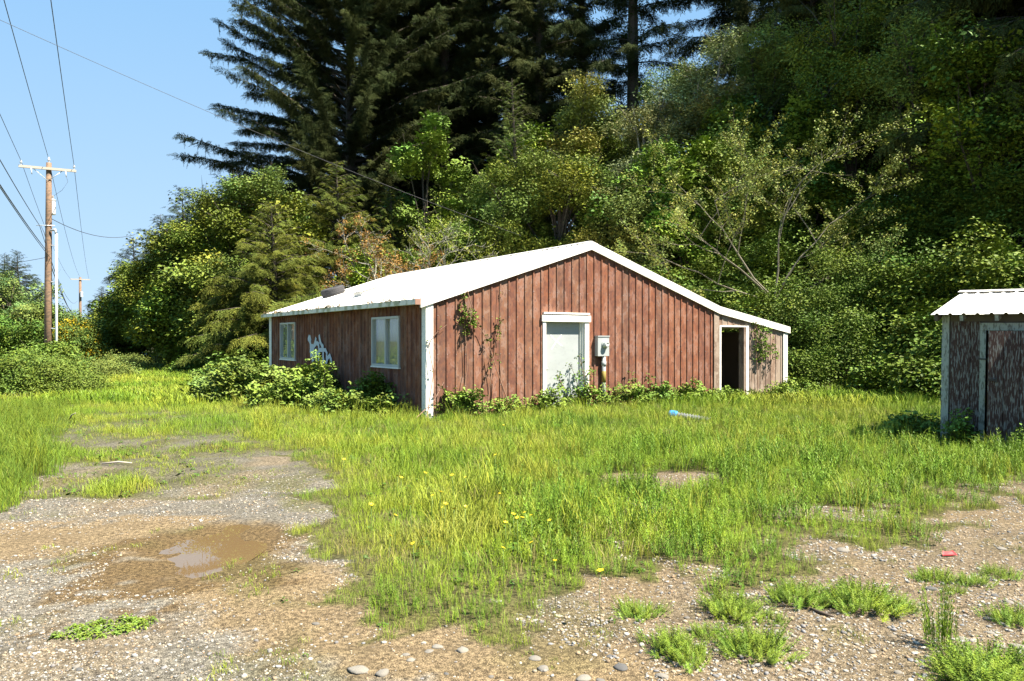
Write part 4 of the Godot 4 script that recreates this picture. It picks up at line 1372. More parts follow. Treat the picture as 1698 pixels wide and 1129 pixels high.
func build_gravel() -> void:
	rng.seed = 202
	var tones := [Color(0.40, 0.37, 0.32), Color(0.30, 0.28, 0.25), Color(0.50, 0.46, 0.39), Color(0.24, 0.23, 0.225), Color(0.42, 0.33, 0.22), Color(0.36, 0.26, 0.16)]
	var bufs := [PackedFloat32Array(), PackedFloat32Array(), PackedFloat32Array()]
	for i in 100000:
		var z := -lerpf(3.3, 9.6, pow(rng.randf(), 1.25))
		var half := -z * 0.70 + 1.6
		var x := r(-half, half)
		var g := grassy(x, z)
		if g > 0.36: continue
		var p := Vector2(x, z)
		var keep := 1.0
		var m := line_gap(p + Vector2(n1.get_noise_2d(x * 4.0, z * 4.0), 0) * 0.4, mud_line)
		if m < 0.42: keep = 0.12
		if Vector2((x + 2.5) / 0.55, (z + 6.2) / 1.1).length() < 1.0: continue
		if n1.get_noise_2d(x * 1.6 + 20.0, z * 1.6) < -0.1: keep *= 0.55
		if rng.randf() > keep: continue
		var s := 0.003 + 0.006 * pow(rng.randf(), 2.0)
		if rng.randf() < (0.13 if x > -0.3 else 0.06): s = r(0.008, 0.017)
		put(bufs[rng.randi() % 3], any_turn(0.4).scaled(Vector3(r(0.8, 1.3), r(0.7, 1.1), r(0.8, 1.3)) * s), Vector3(x, land(x, z) + s * 0.15, z), tint(tones[rng.randi() % tones.size()] * 0.85, 0.25, 0.06))
	for k in 3:
		var o := many(self, "gravel", pebble_mesh(300 + k, 4, 6), M.stone, bufs[k])
		tag(o, ["loose pale and grey gravel over the yard", "fine mixed gravel over the track", "scattered small pebbles on the bare ground"][k], "gravel", "", "stuff")
	# stones large enough to pick up
	var mats := []
	for c in [Color(0.46, 0.43, 0.38), Color(0.34, 0.32, 0.29), Color(0.22, 0.22, 0.22), Color(0.40, 0.33, 0.23), Color(0.52, 0.49, 0.43)]:
		var m := mat(lin(c.r * 0.58, c.g * 0.56, c.b * 0.53), 0.9)
		m.uv1_triplanar = true
		m.uv1_scale = Vector3.ONE * 0.8
		m.albedo_texture = M.grit
		mats.append(m)
	var shapes := []
	for k in 6: shapes.append(pebble_mesh(400 + k, 7, 11))
	var list := [
		[2.61, -6.06, 0.075, 0, "large pale rounded stone at the edge of the meadow"], [2.53, -4.31, 0.055, 4, "pale egg-shaped stone beside the tall horsetail stem"], [2.82, -5.16, 0.06, 2, "flat dark grey stone among the horsetails"],
		[0.56, -3.95, 0.06, 2, "flat dark grey stone at the bottom edge"], [-0.78, -3.9, 0.075, 4, "broad flat whitish stone beside the muddy track"], [-0.27, -4.16, 0.055, 4, "flat white stone on the tan silt"],
		[0.12, -4.06, 0.05, 0, ""], [0.16, -3.94, 0.05, 0, ""], [-0.41, -4.22, 0.05, 4, ""], [-0.53, -4.03, 0.035, 4, ""], [-0.45, -4.16, 0.035, 0, ""], [-0.65, -3.86, 0.06, 0, ""], [0.36, -3.83, 0.06, 4, ""],
		[1.04, -4.46, 0.04, 0, ""], [2.15, -4.34, 0.035, 3, ""], [1.95, -4.16, 0.04, 0, ""], [2.76, -4.18, 0.06, 4, ""], [2.67, -4.2, 0.05, 4, ""], [1.55, -4.34, 0.035, 4, ""], [0.75, -3.83, 0.05, 0, ""], [1.69, -4.06, 0.035, 4, ""],
		[3.95, -6.19, 0.06, 0, ""], [2.94, -6.13, 0.05, 0, ""], [1.33, -4.48, 0.03, 4, ""], [3.26, -5.29, 0.045, 1, ""], [3.17, -4.9, 0.05, 0, ""], [1.49, -3.9, 0.045, 0, ""], [2.88, -4.64, 0.045, 0, ""], [2.3, -4.4, 0.035, 3, ""]]
	for i in 100:
		var z := -lerpf(3.7, 7.5, pow(rng.randf(), 1.3))
		var x := r(-0.6, -z * 0.66)
		if i % 5 == 0: x = r(z * 0.66, -0.8)
		if grassy(x, z) > 0.3 or Vector2((x + 2.5) / 0.7, (z + 6.2) / 1.2).length() < 1.0: continue
		list.append([x, z, r(0.018, 0.038), rng.randi() % 5, ""])
	for s in list:
		var o := part(self, "stone", shapes[rng.randi() % 6], mats[s[3]])
		var y := land(s[0], s[1])
		o.transform = Transform3D(Basis(Vector3.UP, r(0, TAU)).scaled(Vector3(1.0, r(0.45, 0.75), 1.0) * s[2] * 0.7), Vector3(s[0], y + s[2] * 0.02, s[1]))
		if s[4]: tag(o, s[4], "stone")
		else: tag(o, "small rounded stone lying loose on the gravel", "stone", "small stones on the gravel")

func build_small() -> void:
	rng.seed = 303
	# buttercups
	var stem := mat(lin(0.1, 0.17, 0.03), 0.6)
	var yellow := mat(lin(0.62, 0.45, 0.012), 0.45)
	var bloom := new_st()
	for k in 5:
		var a := TAU * k / 5.0
		var d := Vector3(cos(a), 0, sin(a))
		var s := Vector3(-sin(a), 0, cos(a))
		var w := 0.011
		quad(bloom, Vector3.ZERO, d * 0.012 + s * w + Vector3(0, 0.006, 0), d * 0.024 + Vector3(0, 0.008, 0), d * 0.012 - s * w + Vector3(0, 0.006, 0))
	var bm := done(bloom)
	var sm := tube_mesh([Vector3.ZERO, Vector3(0.01, 0.16, 0), Vector3(0, 0.32, 0)], [0.0025, 0.002, 0.0016], 4)
	for f in [[-0.19, -8.78], [-0.28, -8.53], [-0.36, -8.4], [-0.17, -8.43], [-0.17, -8.14], [-0.58, -7.46], [-0.45, -7.46], [-0.88, -7.78], [-1.14, -7.64], [-1.08, -7.49], [-0.64, -6.91], [-0.7, -6.77], [-0.58, -6.4], [-0.55, -6.34], [-0.47, -6.25], [-0.38, -6.27], [-0.84, -6.34], [-0.92, -6.06], [-1.16, -6.32], [-0.86, -5.43], [-0.11, -6.81], [0.01, -6.02], [0.08, -5.92], [0.1, -6.1], [-0.05, -5.8], [0.04, -5.79], [0.15, -6.02], [0.29, -5.92], [-0.06, -5.15], [0.13, -5.11], [0.27, -4.83], [0.52, -4.5], [-0.66, -5.12], [-1.48, -8.75], [-1.72, -9.33], [-1.94, -8.87], [-0.13, -11.9], [0.55, -9.0]]:
		var x: float = f[0]
		var z: float = f[1]
		var t := thing("buttercup", "small yellow buttercup standing up out of the meadow grass", "flower", Vector3(x, land(x, z) - 0.01, z), r(0, TAU), "yellow buttercups in the meadow")
		t.scale = Vector3.ONE * r(0.95, 1.1)
		part(t, "stem", sm, stem)
		var b := part(t, "bloom", bm, yellow, Vector3(0, 0.32, 0))
		b.rotation = Vector3(r(-0.2, 0.7), r(0, TAU), r(-0.4, 0.4))
		b.scale = Vector3.ONE * r(0.65, 0.95)
	# horsetail clumps standing alone on the gravel
	var spots := [[1.83, -4.94, 1.0, "low bushy horsetail clump in front of the meadow edge"], [1.36, -4.74, 1.0, "wispy horsetail clump just off the meadow's lower edge"], [2.21, -4.83, 1.15, "dense horsetail clump beside the dark stick"], [2.38, -4.76, 0.7, ""], [0.79, -4.76, 0.8, ""], [0.86, -4.19, 0.85, ""], [1.32, -4.14, 1.05, "broad dark horsetail clump on open gravel near the bottom edge"], [0.95, -4.03, 0.75, ""], [2.93, -5.35, 0.75, ""], [2.36, -3.84, 1.3, "largest horsetail clump, cut by the picture's bottom edge"], [3.5, -5.46, 0.7, ""], [2.91, -5.07, 0.5, ""], [3.17, -5.29, 0.7, ""], [1.12, -4.37, 0.6, ""], [1.56, -4.58, 0.5, ""], [3.01, -4.58, 0.85, ""], [3.1, -4.4, 0.6, ""]]
	for s in spots:
		var at := Vector3(s[0], land(s[0], s[1]), s[1])
		var t := thing("horsetail_clump", s[3] if s[3] else "small feathery horsetail tuft growing alone on the gravel", "plant", at, 0.0, "" if s[3] else "small horsetail tufts on the gravel")
		var buf := PackedFloat32Array()
		for i in int(34 * s[2] * s[2]) + 6:
			var a := r(0, TAU)
			var q: float = sqrt(rng.randf()) * 0.14 * s[2]
			put(buf, (Basis(Vector3(-sin(a), 0, cos(a)), -q * 4.0) * Basis(Vector3.UP, r(0, TAU))).scaled(Vector3(1.1, 0.85, 1.1) * s[2] * r(0.35, 0.62)), Vector3(cos(a) * q, -0.005, sin(a) * q), tint(Color(0.215, 0.305, 0.035), 0.25, 0.14))
		many(t, "stems", clump.horsetail, M.grass, buf)
	var tall := thing("horsetail_plant", "single tall upright horsetail stem beside the pale egg-shaped stone", "plant", Vector3(2.36, land(2.36, -4.22), -4.22))
	var tb := PackedFloat32Array()
	for i in 5: put(tb, Basis(Vector3.UP, r(0, TAU)).scaled(Vector3(0.6, r(1.2, 1.6), 0.6)), Vector3(r(-0.05, 0.05), 0, r(-0.05, 0.05)), tint(Color(0.22, 0.32, 0.035), 0.2, 0.1))
	many(tall, "stems", clump.horsetail, M.grass, tb)
	# green clover mat on the track
	var mt := thing("clover_mat", "flat patch of green clover growing on the grey track", "plant", Vector3(-2.36, land(-2.36, -4.45), -4.45))
	var cb := PackedFloat32Array()
	for i in 150:
		var a := r(0, TAU)
		var q := sqrt(rng.randf())
		var p := Vector3(cos(a) * 0.26 * q, 0.005, sin(a) * 0.15 * q).rotated(Vector3.UP, 0.5)
		put(cb, any_turn(0.2).scaled(Vector3.ONE * r(0.22, 0.4)), p, tint(Color(0.17, 0.25, 0.035), 0.25, 0.14))
	many(mt, "leaves", clump.weed, M.grass, cb)
	# sticks
	var st1 := part(self, "stick", tube_mesh([Vector3(1.85, land(1.85, -4.76) + 0.012, -4.76), Vector3(1.88, land(1.88, -4.68) + 0.012, -4.68), Vector3(1.93, land(1.93, -4.6) + 0.012, -4.6)], [0.008, 0.011, 0.006], 6), mat(lin(0.07, 0.05, 0.035), 0.9))
	tag(st1, "short dark stick lying on the gravel between horsetails", "stick")
	var st2 := part(self, "stick", tube_mesh([Vector3(-5.45, land(-5.45, -10.2) + 0.03, -10.2), Vector3(-5.25, land(-5.25, -10.24) + 0.035, -10.24), Vector3(-5.05, land(-5.05, -10.2) + 0.03, -10.2)], [0.012, 0.014, 0.008], 6), mat(lin(0.35, 0.3, 0.25), 0.9))
	tag(st2, "pale broken stick lying across the grassy track", "stick")
	var st3 := part(self, "stick", tube_mesh([Vector3(-9.0, land(-9.0, -15.6) + 0.05, -15.6), Vector3(-8.6, land(-8.6, -15.0) + 0.2, -15.0), Vector3(-8.3, land(-8.3, -14.6) + 0.3, -14.6)], [0.015, 0.014, 0.008], 6), mat(lin(0.4, 0.34, 0.27), 0.9))
	tag(st3, "pale dead branch leaning at the edge of the tall grass", "stick")
	# red scrap
	var rs := new_st()
	var y := land(3.4, -5.98) + 0.012
	quad(rs, Vector3(3.31, y, -5.95), Vector3(3.35, y + 0.035, -6.03), Vector3(3.42, y + 0.02, -6.04), Vector3(3.42, y + 0.004, -5.94))
	quad(rs, Vector3(3.42, y + 0.02, -6.04), Vector3(3.48, y + 0.045, -6.02), Vector3(3.5, y + 0.01, -5.95), Vector3(3.42, y + 0.004, -5.94))
	quad(rs, Vector3(3.31, y - 0.01, -5.95), Vector3(3.5, y - 0.002, -5.95), Vector3(3.48, y + 0.035, -6.02), Vector3(3.35, y + 0.025, -6.03))
	var ro := part(self, "plastic_scrap", done(rs), mat(lin(0.5, 0.05, 0.05), 0.5), Vector3(3.4, y, -5.98) * 0.4)
	ro.scale = Vector3.ONE * 0.6
	tag(ro, "crumpled scrap of red plastic on the gravel", "litter")
	# corrugated hose with a blue end in the grass
	var h := thing("drain_hose", "ribbed grey drain hose with a bright blue end in the grass", "hose", Vector3(3.36, land(3.36, -16.4) - 0.2, -16.4), -0.42)
	var prof := []
	for i in 24:
		prof.append(Vector2(0.075 if i % 2 else 0.055, 0.16 + i * 0.03))
		prof.append(Vector2(0.075 if i % 2 else 0.055, 0.16 + i * 0.03 + 0.018))
	var ho := part(h, "ribbed_hose", lathe(prof, 14), mat(Color(0.42, 0.43, 0.44), 0.5), Vector3(0, 0.3, 0))
	ho.rotation.z = -PI / 2 - 0.12
	var cap := part(h, "blue_end", lathe([Vector2(0, -0.02), Vector2(0.08, 0.0), Vector2(0.095, 0.03), Vector2(0.095, 0.15), Vector2(0.07, 0.18)], 16), mat(lin(0.04, 0.25, 0.55), 0.4), Vector3(0, 0.3, 0))
	cap.rotation.z = -PI / 2 - 0.12
	# far heap of pale gravel seen through a gap in the bushes
	var hp := at_px(235, 62)
	var pile := part(self, "gravel_pile", pebble_mesh(77, 10, 16), mat(lin(0.5, 0.46, 0.4), 0.95), hp)
	pile.scale = Vector3(1.3, 1.3, 1.1)
	tag(pile, "sunlit pale heap glimpsed through a gap under the bushes", "pile")

# leafy bramble shoots climbing or leaning on the walls
func vine(label: String, lines: Array, leaves: int, rad: float, wall: Transform3D, col := Color(0.12, 0.18, 0.025), leaf_from := 0.2) -> void:
	var t := thing("bramble_vine", label, "vine", wall * Vector3(lines[0][0].x, 0, lines[0][0].z))
	var base := t.position
	var st := new_st()
	var buf := PackedFloat32Array()
	for l in lines:
		var cv := Curve3D.new()
		for p in l: cv.add_point(wall * p - base)
		for i in range(1, l.size() - 1):
			var d: Vector3 = (cv.get_point_position(i + 1) - cv.get_point_position(i - 1)) * 0.2
			cv.set_point_in(i, -d)
			cv.set_point_out(i, d)
		var pts := cv.tessellate(3, 8)
		var rr := PackedFloat32Array()
		for i in pts.size(): rr.append(lerpf(0.011, 0.004, float(i) / pts.size()))
		tube(st, pts, rr, 4)
		var total := cv.get_baked_length()
		for i in int(leaves / float(lines.size())):
			var s := lerpf(leaf_from, 1.0, rng.randf())
			var p := cv.sample_baked(total * s) + Vector3(r(-1, 1), r(-1, 1), r(-1, 1)) * rad
			var loc := wall.affine_inverse() * (p + base)
			if loc.z < 0.06: p += wall.basis.z * (0.06 - loc.z + r(0.0, 0.08))
			put(buf, any_turn(0.6).scaled(Vector3.ONE * r(0.55, 1.0)), p, tint(col, 0.25, 0.15))
	part(t, "stems", done(st), M.cane)
	many(t, "leaves", clump.shoot, M.leaf, buf)

func build_wall_plants() -> void:
	clump.shoot = leaves_mesh(9, 4, 0.06, 0.095, 0.07, 0.55)
	M.cane = mat(lin(0.2, 0.11, 0.07), 0.8)
	var w := Transform3D(Basis(Vector3.UP, TURN), CORNER)
	rng.seed = 404
	vine("leafy vine hanging down the gable wall near its left corner", [[Vector3(0.75, 0.2, 0.2), Vector3(0.95, 1.1, 0.1), Vector3(0.9, 1.9, 0.08), Vector3(0.85, 2.55, 0.1), Vector3(0.95, 2.75, 0.12)], [Vector3(0.95, 2.75, 0.1), Vector3(1.05, 2.4, 0.14), Vector3(1.1, 2.0, 0.14)]], 75, 0.09, w, Color(0.168, 0.252, 0.035), 0.6)
	vine("thin bare canes leaning against the left half of the gable", [[Vector3(1.75, 0.1, 0.35), Vector3(1.75, 1.3, 0.14), Vector3(1.82, 2.9, 0.06)], [Vector3(1.9, 0.1, 0.4), Vector3(1.65, 1.0, 0.2), Vector3(1.3, 1.9, 0.1), Vector3(0.7, 2.1, 0.06)], [Vector3(1.3, 0.1, 0.35), Vector3(1.6, 1.2, 0.12), Vector3(1.85, 2.3, 0.06)]], 24, 0.06, w, Color(0.182, 0.252, 0.042), 0.4)
	vine("reddish cane arching across the white corner trim", [[Vector3(-0.3, 0.05, 0.6), Vector3(0.05, 0.9, 0.2), Vector3(0.02, 1.6, 0.1), Vector3(0.45, 2.0, 0.08)], [Vector3(-0.5, 0.05, 0.5), Vector3(0.0, 0.35, 0.3), Vector3(0.35, 0.75, 0.12)]], 8, 0.05, w)
	vine("leafy bramble growing up over the lower right of the white door", [[Vector3(4.0, 0.05, 0.3), Vector3(3.95, 0.7, 0.15), Vector3(3.75, 1.1, 0.12)], [Vector3(4.1, 0.05, 0.3), Vector3(4.15, 0.8, 0.2), Vector3(4.05, 1.3, 0.12)], [Vector3(4.2, 0.05, 0.35), Vector3(4.35, 0.6, 0.2), Vector3(4.45, 1.0, 0.12)], [Vector3(3.7, 0.05, 0.35), Vector3(3.55, 0.5, 0.2), Vector3(3.4, 0.85, 0.1)]], 90, 0.1, w, Color(0.154, 0.259, 0.042))
	vine("green vine spilling down the grey wall right of the open doorway", [[Vector3(10.5, 0.1, 0.2), Vector3(10.55, 1.2, 0.1), Vector3(10.5, 2.15, 0.1), Vector3(10.8, 2.0, 0.14), Vector3(11.2, 1.7, 0.14)], [Vector3(10.5, 2.1, 0.1), Vector3(10.7, 1.6, 0.16), Vector3(10.8, 1.1, 0.16)], [Vector3(10.6, 2.05, 0.1), Vector3(11.0, 1.5, 0.16), Vector3(11.3, 1.2, 0.14)]], 150, 0.13, w, Color(0.168, 0.266, 0.035), 0.35)
	vine("young bramble shoot standing right of the meter pipe", [[Vector3(5.7, 0.05, 0.3), Vector3(5.75, 0.5, 0.2), Vector3(5.7, 0.95, 0.15)], [Vector3(6.4, 0.05, 0.3), Vector3(6.35, 0.5, 0.2), Vector3(6.4, 0.8, 0.15)]], 30, 0.08, w)
	# brambles along the foot of the gable
	var foot := [[0.7, 0.35, 0.95, 90, "leafy bramble bush at the gable's left corner"], [1.8, 0.45, 0.5, 50, "low brambles below the bare canes on the gable"], [2.9, 0.35, 0.6, 50, "low bramble clump just left of the white door"], [4.2, 0.4, 0.75, 80, "bramble thicket at the foot of the white door"], [5.4, 0.4, 0.6, 70, "bramble clump at the foot of the meter pipe"], [6.5, 0.4, 0.62, 75, "bramble clump behind the blue-ended hose"], [7.7, 0.4, 0.55, 70, "bramble clump left of the open doorway"], [8.7, 0.4, 0.5, 40, "low brambles below the joint of the two walls"], [9.6, 0.3, 0.4, 26, "low leafy weeds on the open doorway's threshold"], [10.9, 0.4, 0.55, 60, "brambles at the foot of the grey lean-to wall"], [12.2, 0.3, 0.7, 80, "bramble mound at the far right corner of the building"]]
	for f in foot:
		var p := w * Vector3(f[0], 0, f[1])
		p.y = land(p.x, p.z)
		bush("bramble_bush", f[4], "bush", p, Vector3(0.55, f[2] * 0.66, 0.3), int(f[3] * 0.42), {"col": Color(0.182, 0.266, 0.042), "size": 0.75, "canes": 8})
	# in front of the side wall
	bush("bramble_bush", "sunlit bramble thicket at the far end of the side wall", "bush", Vector3(-7.1, land(-7.1, -20.6), -20.6), Vector3(1.4, 0.95, 0.9), 330, {"col": Color(0.175, 0.231, 0.042), "canes": 22})
	bush("bramble_bush", "bright young bramble in front of the darker wall shrub", "bush", Vector3(-5.4, land(-5.4, -18.6), -18.6), Vector3(0.9, 0.6, 0.6), 130, {"col": Color(0.182, 0.259, 0.042), "canes": 14})
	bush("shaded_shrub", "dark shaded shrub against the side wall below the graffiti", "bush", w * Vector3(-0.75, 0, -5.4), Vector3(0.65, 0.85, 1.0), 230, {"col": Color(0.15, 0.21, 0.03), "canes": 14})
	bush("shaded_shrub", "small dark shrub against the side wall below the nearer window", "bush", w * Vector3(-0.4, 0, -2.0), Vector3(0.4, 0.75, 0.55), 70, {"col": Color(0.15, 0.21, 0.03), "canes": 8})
	bush("bramble_bush", "low leafy brambles creeping before the side wall's near end", "bush", Vector3(-3.6, land(-3.6, -17.0), -17.0), Vector3(1.1, 0.4, 0.4), 110, {"col": Color(0.182, 0.252, 0.042), "size": 0.8, "canes": 10})
	bush("sapling", "slender light green sapling before the dark side wall", "plant", Vector3(-4.5, land(-4.5, -18.2), -18.2), Vector3(0.25, 1.15, 0.2), 45, {"col": Color(0.196, 0.28, 0.049), "size": 0.6, "canes": 5})
	rng.seed = 405
	# at the shed
	var s := Transform3D(Basis(Vector3.UP, deg_to_rad(-45)), Vector3(6.97, 0, -12.44))
	bush("weed_clump", "dark leafy weeds against the shed wall left of its door", "plant", s * Vector3(0.4, 0, 0.25), Vector3(0.25, 0.5, 0.2), 22, {"col": Color(0.13, 0.2, 0.03), "size": 0.6, "canes": 6})
	bush("weed_clump", "leafy weeds in front of the shed's ajar door", "plant", s * Vector3(1.5, 0, 0.6), Vector3(0.3, 0.5, 0.25), 30, {"col": Color(0.13, 0.2, 0.03), "size": 0.6, "canes": 6})
	bush("weed_clump", "shaded weeds at the shed's left corner", "plant", s * Vector3(-0.45, 0, -0.1), Vector3(0.6, 0.4, 0.4), 60, {"col": Color(0.13, 0.2, 0.03), "size": 0.6, "canes": 8})

# ---------------------------------------------------------------- woods

func build_woods() -> void:
	# tall old spruces on the slope behind
	var spr := Color(0.044, 0.057, 0.018)
	var sp1 := conifer("spruce_tree", "huge old spruce with long boughs reaching left into the sky", at_px(578, 57), 40, 12.4, {"hang": 1.0, "roll": 1.0, "dens": 1.25, "col": spr, "base": 0.1, "branches": 270, "rise": 0.3, "droop": 0.12, "power": 0.55, "trunk": 0.5, "top_rise": 0.35, "size": 1.0, "seed": 1})
	conifer("spruce_tree", "massive dark spruce behind the young bright maple", at_px(735, 60), 42, 7.6, {"hang": 1.0, "roll": 1.0, "dens": 1.25, "col": spr, "base": 0.12, "branches": 270, "rise": 0.2, "droop": 0.22, "power": 0.55, "trunk": 0.55, "size": 1.0, "seed": 2, "ivy": 0.3})
	conifer("spruce_tree", "dark ivy-clad spruce trunk left of the twin trunks", at_px(893, 57), 40, 6.0, {"hang": 0.7, "roll": 0.8, "dens": 0.95, "col": spr, "base": 0.14, "branches": 215, "rise": 0.1, "droop": 0.25, "power": 0.5, "trunk": 0.52, "size": 1.2, "bare": 0.2, "seed": 3, "ivy": 0.5})
	conifer("spruce_tree", "slimmer ivy-clad spruce between two thicker trunks", at_px(962, 59), 39, 5.0, {"hang": 0.7, "roll": 0.8, "dens": 0.95, "col": spr, "base": 0.15, "branches": 160, "rise": 0.1, "droop": 0.25, "power": 0.5, "trunk": 0.42, "size": 1.2, "bare": 0.42, "seed": 4, "ivy": 0.55})
	conifer("spruce_tree", "thick ivy-clad spruce beside the gap of open sky", at_px(1046, 56), 40, 5.2, {"hang": 0.7, "roll": 0.8, "dens": 0.95, "col": spr, "base": 0.15, "branches": 150, "rise": 0.08, "droop": 0.25, "power": 0.5, "trunk": 0.55, "size": 1.2, "bare": 0.42, "seed": 5, "ivy": 0.6})
	conifer("spruce_tree", "dark spruce with drooping boughs right of the sky gap", at_px(1228, 54), 38, 7.0, {"hang": 0.7, "roll": 0.8, "dens": 0.95, "col": spr, "base": 0.1, "branches": 215, "rise": 0.2, "droop": 0.3, "power": 0.55, "trunk": 0.5, "size": 1.2, "bare": 0.12, "seed": 6})
	again(sp1, "dark spruce farther back between the two biggest spruces", at_px(655, 72), 2.2, Vector3(0.95, 1.05, 0.95))
	again(sp1, "dark spruce farther back right of the massive one", at_px(815, 70), 4.1, Vector3(0.9, 1.05, 0.9))
	# right-hand slope in shade
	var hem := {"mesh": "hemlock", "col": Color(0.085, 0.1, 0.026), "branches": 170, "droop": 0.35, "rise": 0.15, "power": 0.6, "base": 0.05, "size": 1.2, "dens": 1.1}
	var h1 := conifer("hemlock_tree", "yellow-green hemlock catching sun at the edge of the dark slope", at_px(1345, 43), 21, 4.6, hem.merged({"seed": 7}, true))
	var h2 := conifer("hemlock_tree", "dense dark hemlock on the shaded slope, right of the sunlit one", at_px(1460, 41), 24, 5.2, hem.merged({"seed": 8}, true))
	again(h2, "dark hemlock high on the shaded slope above the shed", at_px(1570, 40), 1.3, Vector3(1.0, 1.05, 1.0))
	again(h1, "dark hemlock at the picture's right edge above the shed", at_px(1680, 37), 2.1, Vector3(1.15, 1.05, 1.15))
	again(h2, "hemlock in the second row, behind the sunlit hemlock", at_px(1400, 52), 4.0, Vector3(1.05, 1.1, 1.05))
	again(h1, "hemlock in the second row, top centre of the dark slope", at_px(1520, 52), 5.0, Vector3(1.2, 1.2, 1.2))
	again(h2, "hemlock in the second row, top right of the dark slope", at_px(1650, 50), 2.7, Vector3(1.1, 1.1, 1.1))
	again(h2, "tall dark hemlock at the right edge, behind the leafy trees", at_px(1715, 33), 0.4, Vector3(1.15, 1.3, 1.15))
	again(h1, "tall dark hemlock halfway between shed and sunlit hemlock", at_px(1590, 37), 3.3, Vector3(1.15, 1.35, 1.15))
	# the trees outside the frame whose shade lies on that slope
	var k := 0
	for p in [[25.5, -25.0], [29.5, -28.5], [29.0, -21.5], [34.0, -33.0], [33.0, -25.0], [31.0, -40.0], [27.0, -32.0], [24.6, -31.0], [27.5, -37.0]]:
		again(h2 if k % 2 else h1, "tall conifer on the slope beyond the right edge of the picture", Vector3(p[0], land(p[0], p[1]), p[1]), k * 1.7, Vector3(1.15, 1.3 if p[1] < -30.0 else 0.85, 1.15)).set_meta("group", "conifers beyond the right edge")
		k += 1
	# young hemlocks at left, behind the building
	conifer("hemlock_tree", "young yellow-green hemlock beyond the building's far corner", at_px(452, 35), 8.0, 3.6, hem.merged({"col": Color(0.16, 0.185, 0.034), "branches": 130, "droop": 0.3, "rise": 0.28, "power": 0.8, "base": 0.02, "size": 0.9, "seed": 9}, true))
	conifer("hemlock_tree", "taller olive-green hemlock behind the tyre on the roof", at_px(560, 42), 11.5, 4.4, hem.merged({"col": Color(0.13, 0.155, 0.03), "branches": 150, "droop": 0.3, "rise": 0.28, "power": 0.8, "base": 0.02, "size": 0.95, "seed": 10}, true))
	conifer("hemlock_tree", "olive hemlock below the big spruce's right side", at_px(650, 43), 9.8, 3.6, hem.merged({"col": Color(0.13, 0.155, 0.03), "branches": 120, "droop": 0.3, "rise": 0.28, "power": 0.8, "base": 0.02, "size": 0.95, "seed": 11}, true))
	conifer("young_spruce", "pointed light green young spruce behind the ridge of the roof", at_px(852, 43), 14.0, 3.4, {"col": Color(0.14, 0.182, 0.049), "branches": 150, "rise": 0.35, "droop": 0.2, "power": 0.9, "base": 0.03, "size": 0.85, "seed": 12})
	# far dark spruces at left
	var f1 := conifer("far_spruce", "far blue-green spruce left of the alders, the lowest of its row", at_px(222, 88), 13.5, 4.6, {"col": Color(0.045, 0.065, 0.035), "branches": 110, "size": 1.3, "dens": 0.9, "rise": 0.2, "seed": 13})
	again(f1, "far spruce with pointed top above the left alder", at_px(305, 74), 1.1, Vector3(1.0, 1.22, 1.0))
	again(f1, "far spruce close beside the pointed one, slightly lower", at_px(340, 72), 2.4, Vector3(1.0, 1.18, 1.0))
	again(f1, "far spruce standing highest beside the big spruce's boughs", at_px(385, 68), 3.2, Vector3(1.0, 1.36, 1.0))
	again(f1, "far spruce half hidden behind the alders' highest crown", at_px(430, 64), 4.4, Vector3(1.0, 1.3, 1.0))
	again(f1, "far spruce in the gap below the row of spruces", at_px(265, 84), 5.4, Vector3(1.1, 1.15, 1.1))
	again(f1, "dark spruce at the picture's left edge", at_px(30, 95), 0.6, Vector3(0.95, 0.95, 0.95))
	again(f1, "small distant spruce behind the base of the utility pole", at_px(72, 150), 1.9, Vector3(0.95, 0.8, 0.95))
	again(f1, "tiny distant spruce on the horizon right of the pole", at_px(168, 140), 3.9, Vector3(0.9, 0.85, 0.9))
	again(f1, "distant spruce next to the left-edge spruce", at_px(8, 105), 2.9, Vector3(1.0, 1.0, 1.0))

	# alders and willows
	var al := Color(0.147, 0.21, 0.028)
	var row := [[478, 42, 11.4, 2.6, "alder half behind the young hemlock, below the spruce boughs"], [425, 42, 12.2, 2.7, "tallest light green alder of the row at left"], [385, 41, 11.2, 2.6, "alder just left of the tallest in the row"], [345, 42, 10.2, 2.6, "third alder down the slope of crowns"], [303, 42, 8.8, 2.5, "fourth alder down the slope of crowns"], [262, 43, 7.3, 2.4, "fifth alder down the slope of crowns"], [222, 45, 6.1, 2.4, "sixth alder down the slope of crowns, above the willow bush"], [370, 37, 6.2, 2.4, "low front alder left of the young hemlock"], [310, 38, 5.2, 2.2, "low front alder above the gap with the pale heap"], [410, 36, 4.6, 1.7, "small front alder at the building's far corner"]]
	var k0 := 0
	for f in row:
		broadleaf("alder_tree", f[4], "tree", at_px(f[0], f[1]), f[2], f[3], {"col": [Color(0.175, 0.225, 0.032), Color(0.185, 0.235, 0.04), Color(0.155, 0.215, 0.03)][k0 % 3], "count": 1150, "lobes": 26, "base": 0.02, "loose": 0.35, "mesh": ["alder", "fine"][k0 % 2]})
		k0 += 1
	broadleaf("willow_bush", "rounded green willow bush right of the yellow-flowering bush", "bush", at_px(195, 44), 3.0, 1.9, {"col": Color(0.161, 0.231, 0.035), "count": 700, "lobes": 14, "base": 0.0, "mesh": "fine"})
	broadleaf("alder_bush", "low dark bush closing the far end of the grassy track", "bush", at_px(330, 40), 2.6, 1.7, {"col": Color(0.112, 0.182, 0.028), "count": 420, "lobes": 12, "base": 0.0, "mesh": "fine"})
	bush("broom_bush", "broom bush covered in yellow flowers behind the pole", "bush", at_px(125, 42), Vector3(1.9, 2.6, 1.3), 420, {"col": Color(0.14, 0.21, 0.042), "mesh": "fine", "bloom": Color(0.62, 0.45, 0.02), "bloom_share": 2.2})
